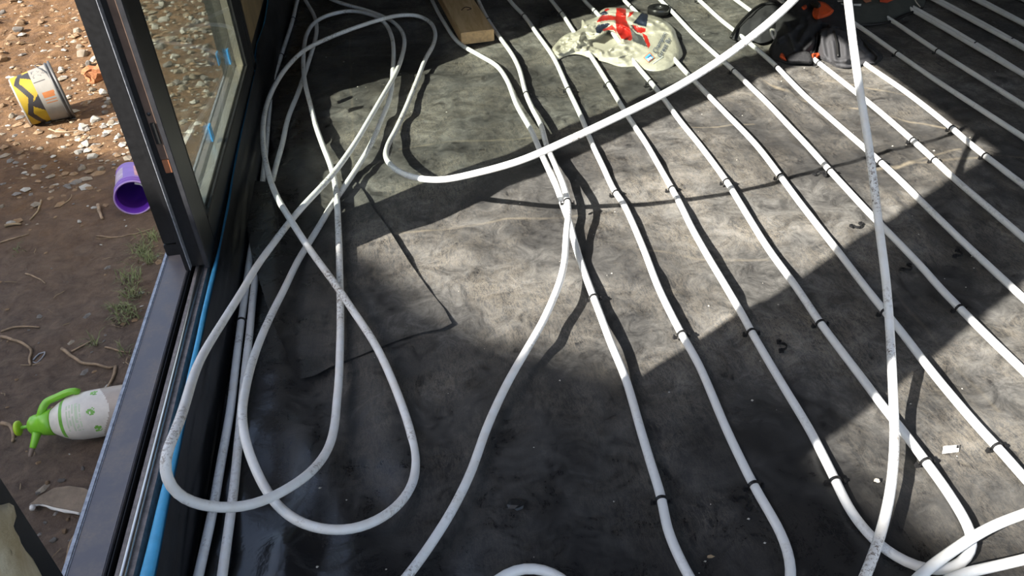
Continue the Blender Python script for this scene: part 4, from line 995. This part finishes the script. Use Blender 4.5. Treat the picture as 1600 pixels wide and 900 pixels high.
# ------------------------------------------------------------------ purple tub
mouthc = at(209, 309, ZG_ + .052); back = at(203, 262, ZG_ + .05)
ax = (back - mouthc); ax.z = -.01; Lp = .17; ax.normalize(); mouthc = mouthc
M_PU = plain('purple_plastic', (.2, .09, .42), .35, 0, .12, 30); M_PUL = plain('tub_label', (.42, .33, .45), .45, 0, .25, 60)
M_PUI = plain('purple_inside', (.13, .03, .38), .3, 0, .1, 30); M_PUO = plain('tub_label_pink', (.5, .25, .28), .45, 0, .25, 50)
tu = thing('purple_tub', (mouthc.x, mouthc.y, ZG_), 'open purple plastic tub lying on its side against the door post', 'tub')
RT = .0525
pr = refine([(.0, RT - .002), (.001, RT), (.007, RT), (.009, RT - .003), (.017, RT - .003), (.019, RT - .0005), (.024, RT - .0005), (.026, RT - .003), (.033, RT - .003), (.035, RT - .001), (.04, RT - .001), (.042, RT - .004), (Lp, RT - .009), (Lp + .003, RT - .013), (Lp + .003, 0)], .005)
V, Fc, tp = lathe_geo(mouthc, ax, pr, 64)
def tub_f(t, ph, i):
    if .055 < t < .14:
        if 20 < ph < 75: return 2
        if 285 < ph < 345: return 1
    return 0
mk('tub_wall', V, Fc, [M_PU, M_PUL, M_PUO], tu, True, [tub_f(*q) for q in tp])
V, Fc, tp = lathe_geo(mouthc, ax, [(0, RT - .002), (.002, RT - .0045), (.02, RT - .0055), (.022, RT - .008), (.03, RT - .008), (.032, RT - .0065), (Lp - .004, RT - .013), (Lp - .002, 0)], 64)
mk('tub_inside', V, Fc, M_PUI, tu)
sa = ax.cross(Vector((0, 0, 1))).normalized(); ua = sa.cross(ax).normalized()
ring = [mouthc + (sa * math.cos(a) + ua * math.sin(a)) * (RT - .001) - ax * .001 for a in np.linspace(0, 2 * math.pi, 49)]
mk('rim_ring', *tube_geo(ring, .0022, 7, False), plain('purple_rim', (.42, .27, .58), .3), tu)
V = []
for k in range(9):
    a = R(-15 + 85 - k * 9) ; c = (sa * math.cos(a) * (1) + ua * math.sin(a))
    V += [mouthc + c * (RT - .004) - ax * .0005, mouthc + c * (RT - .007 - .004 * (1 + nz(k, 0, .9))) + ax * .003]
mk('foil_remnant', V, [[2 * k, 2 * k + 1, 2 * k + 3, 2 * k + 2] for k in range(8)], plain('foil', (.7, .68, .7), .35), tu, False)

# ------------------------------------------------------------------ pump sprayer
zc = ZG_ + .05
K0, K1 = at(35, 668, zc), at(182, 640, zc)
ax = (K1 - K0); ax.z = 0; Ls = ax.length; ax.normalize()
M_GR = plain('lime_plastic', (.22, .55, .035), .35, 0, .08, 30); M_GR2 = plain('lime_yellow_plastic', (.4, .6, .03), .35, 0, .08, 30)
M_BT = plain('bottle_white', (.68, .63, .56), .4, 0, .1, 35); M_BTB = plain('bottle_beige', (.42, .35, .29), .4, 0, .12, 30); M_PG = plain('print_green', (.17, .42, .06), .45, 0, .2, 60); M_PG2 = plain('print_pale_green', (.5, .58, .4), .45)
spx = thing('pump_sprayer', (SPc.x, SPc.y, ZG_), 'green and white pump spray bottle lying on the soil against the sill', 'sprayer')
def px_len(d): return d
V, Fc, tp = lathe_geo(K0 - ax * .012, ax, [(0, 0), (0, .0135), (.002, .015), (.006, .0155), (.0085, .012), (.0095, .005), (.0095, 0)], 32); mk('pump_knob', V, Fc, M_GR2, spx)
V, Fc, tp = lathe_geo(K0 - ax * .003, ax, [(0, .0035), (.03, .0035)], 14); mk('pump_rod', V, Fc, M_GR, spx)
V, Fc, tp = lathe_geo(K0, ax, [(.012, 0), (.013, .012), (.018, .0185), (.024, .0205), (.036, .0215), (.037, .0235), (.058, .0275), (.06, .026), (.06, 0)], 40); mk('pump_head', V, Fc, M_GR, spx)
RB = .0485
pr = refine([(.056, .022), (.062, .027), (.075, .0355), (.09, .0425), (.11, .047), (.135, RB), (.175, .0485), (.21, .0475), (.235, .046), (.245, .042), (.246, 0)], .0026)
V, Fc, tp = lathe_geo(K0, ax, pr, 120)
def spr_f(t, ph, i):
    q = (ph + 180) % 360 - 180   # 0 = up
    if .082 < t < .0895 and -45 < q < 112: return 1
    for c0, pc in ((.150, -8), (.146, 42), (.152, 88)):
        dx, dy = (t - c0), R(q - pc) * .048
        if dx * dx + dy * dy < .0075 ** 2 and noise.noise(Vector((t * 260, q * .22, pc))) > -.28: return 1
    if .098 < t < .128 and 15 < q < 85 and int(t * 1000 / 2.6) % 2 == 0 and noise.noise(Vector((int(t * 400) * 3.1, q * .16, 4))) > -.2: return 3
    if t > .168 + .012 * math.sin(R(q * 2.2)) : return 2
    return 0
mk('bottle', V, Fc, [M_BT, M_PG, M_BTB, M_PG2], spx, True, [spr_f(*q) for q in tp])
hp = [at(62, 655, zc + .012), at(66, 640, zc + .028), at(72, 629, zc + .036), at(88, 621, zc + .042), at(105, 613.5, zc + .048), at(116, 611, zc + .05), at(124, 613, zc + .044)]
hp = catmull(hp, .005); mk('handle', *tube_geo(hp, [.0075 if i < len(hp) * .8 else .007 for i in range(len(hp))], 10), M_GR, spx)
npth = catmull([at(58, 676, zc - .002), at(54, 690, zc - .012), at(51, 700, zc - .02)], .004); mk('nozzle', *tube_geo(npth, [.0085 - .003 * i / len(npth) for i in range(len(npth))], 12), M_GR, spx)
ntip = catmull([at(51, 700, zc - .02), at(49, 706, zc - .024), at(47, 714, zc - .03)], .003); mk('nozzle_tip', *tube_geo(ntip, [.005 - .0018 * i / len(ntip) for i in range(len(ntip))], 10), plain('muddy_tip', (.22, .16, .12), .7), spx)

# ------------------------------------------------------------------ unseen greenery added outside, top shaped to throw the soft shade over the sill
A_, N_ = Vector((math.sin(SUN_AZ), math.cos(SUN_AZ), 0)), Vector((math.cos(SUN_AZ), -math.sin(SUN_AZ), 0))
def edge_a(n): return float(np.interp(n, [-7, -4, -2.92, -2.6, -2.0, -1.7, -1.4, -1.1, -.84, -.42, -.12, 1.5, 4], [-1.45, -.35, .08, .36, .57, .64, .68, .73, .82, .97, 1.01, 1.1, 1.2]))
a0 = -5.0; V, Fc = [], []
nn = 260; cs = [(-.45, 0), (-.5, .45), (-.32, .85), (0, 1.0), (.32, .85), (.5, .45), (.45, 0)]
for j in range(nn + 1):
    n = -7 + j * 11 / nn
    top = (edge_a(n) - a0) * math.tan(SUN_EL) + .035 * noise.noise(Vector((n * 2.2, 0, 0))) + .03 * noise.noise(Vector((n * 7, 0, 3)))
    for k, (a, h) in enumerate(cs):
        jig = Vector((noise.noise(Vector((n * 4, k, 0))), noise.noise(Vector((n * 4, k, 5))), 0)) * .12 * (0 if k == 3 else 1)
        V.append(A_ * (a0 + a) + N_ * n + jig + Vector((0, 0, ZG_ - .05 + (top - ZG_ + .05) * h)))
m = len(cs)
for j in range(nn):
    for k in range(m - 1): Fc.append([j * m + k, j * m + k + 1, (j + 1) * m + k + 1, (j + 1) * m + k])
tag(mk('shade_hedge', V, Fc, plain('shade_hedge_green', (.05, .085, .03), .9, 0, .5, 12, .6, 25, .05)), 'unseen greenery added outside, top shaped to cast the soft shade', 'shade_hedge', kind='structure')
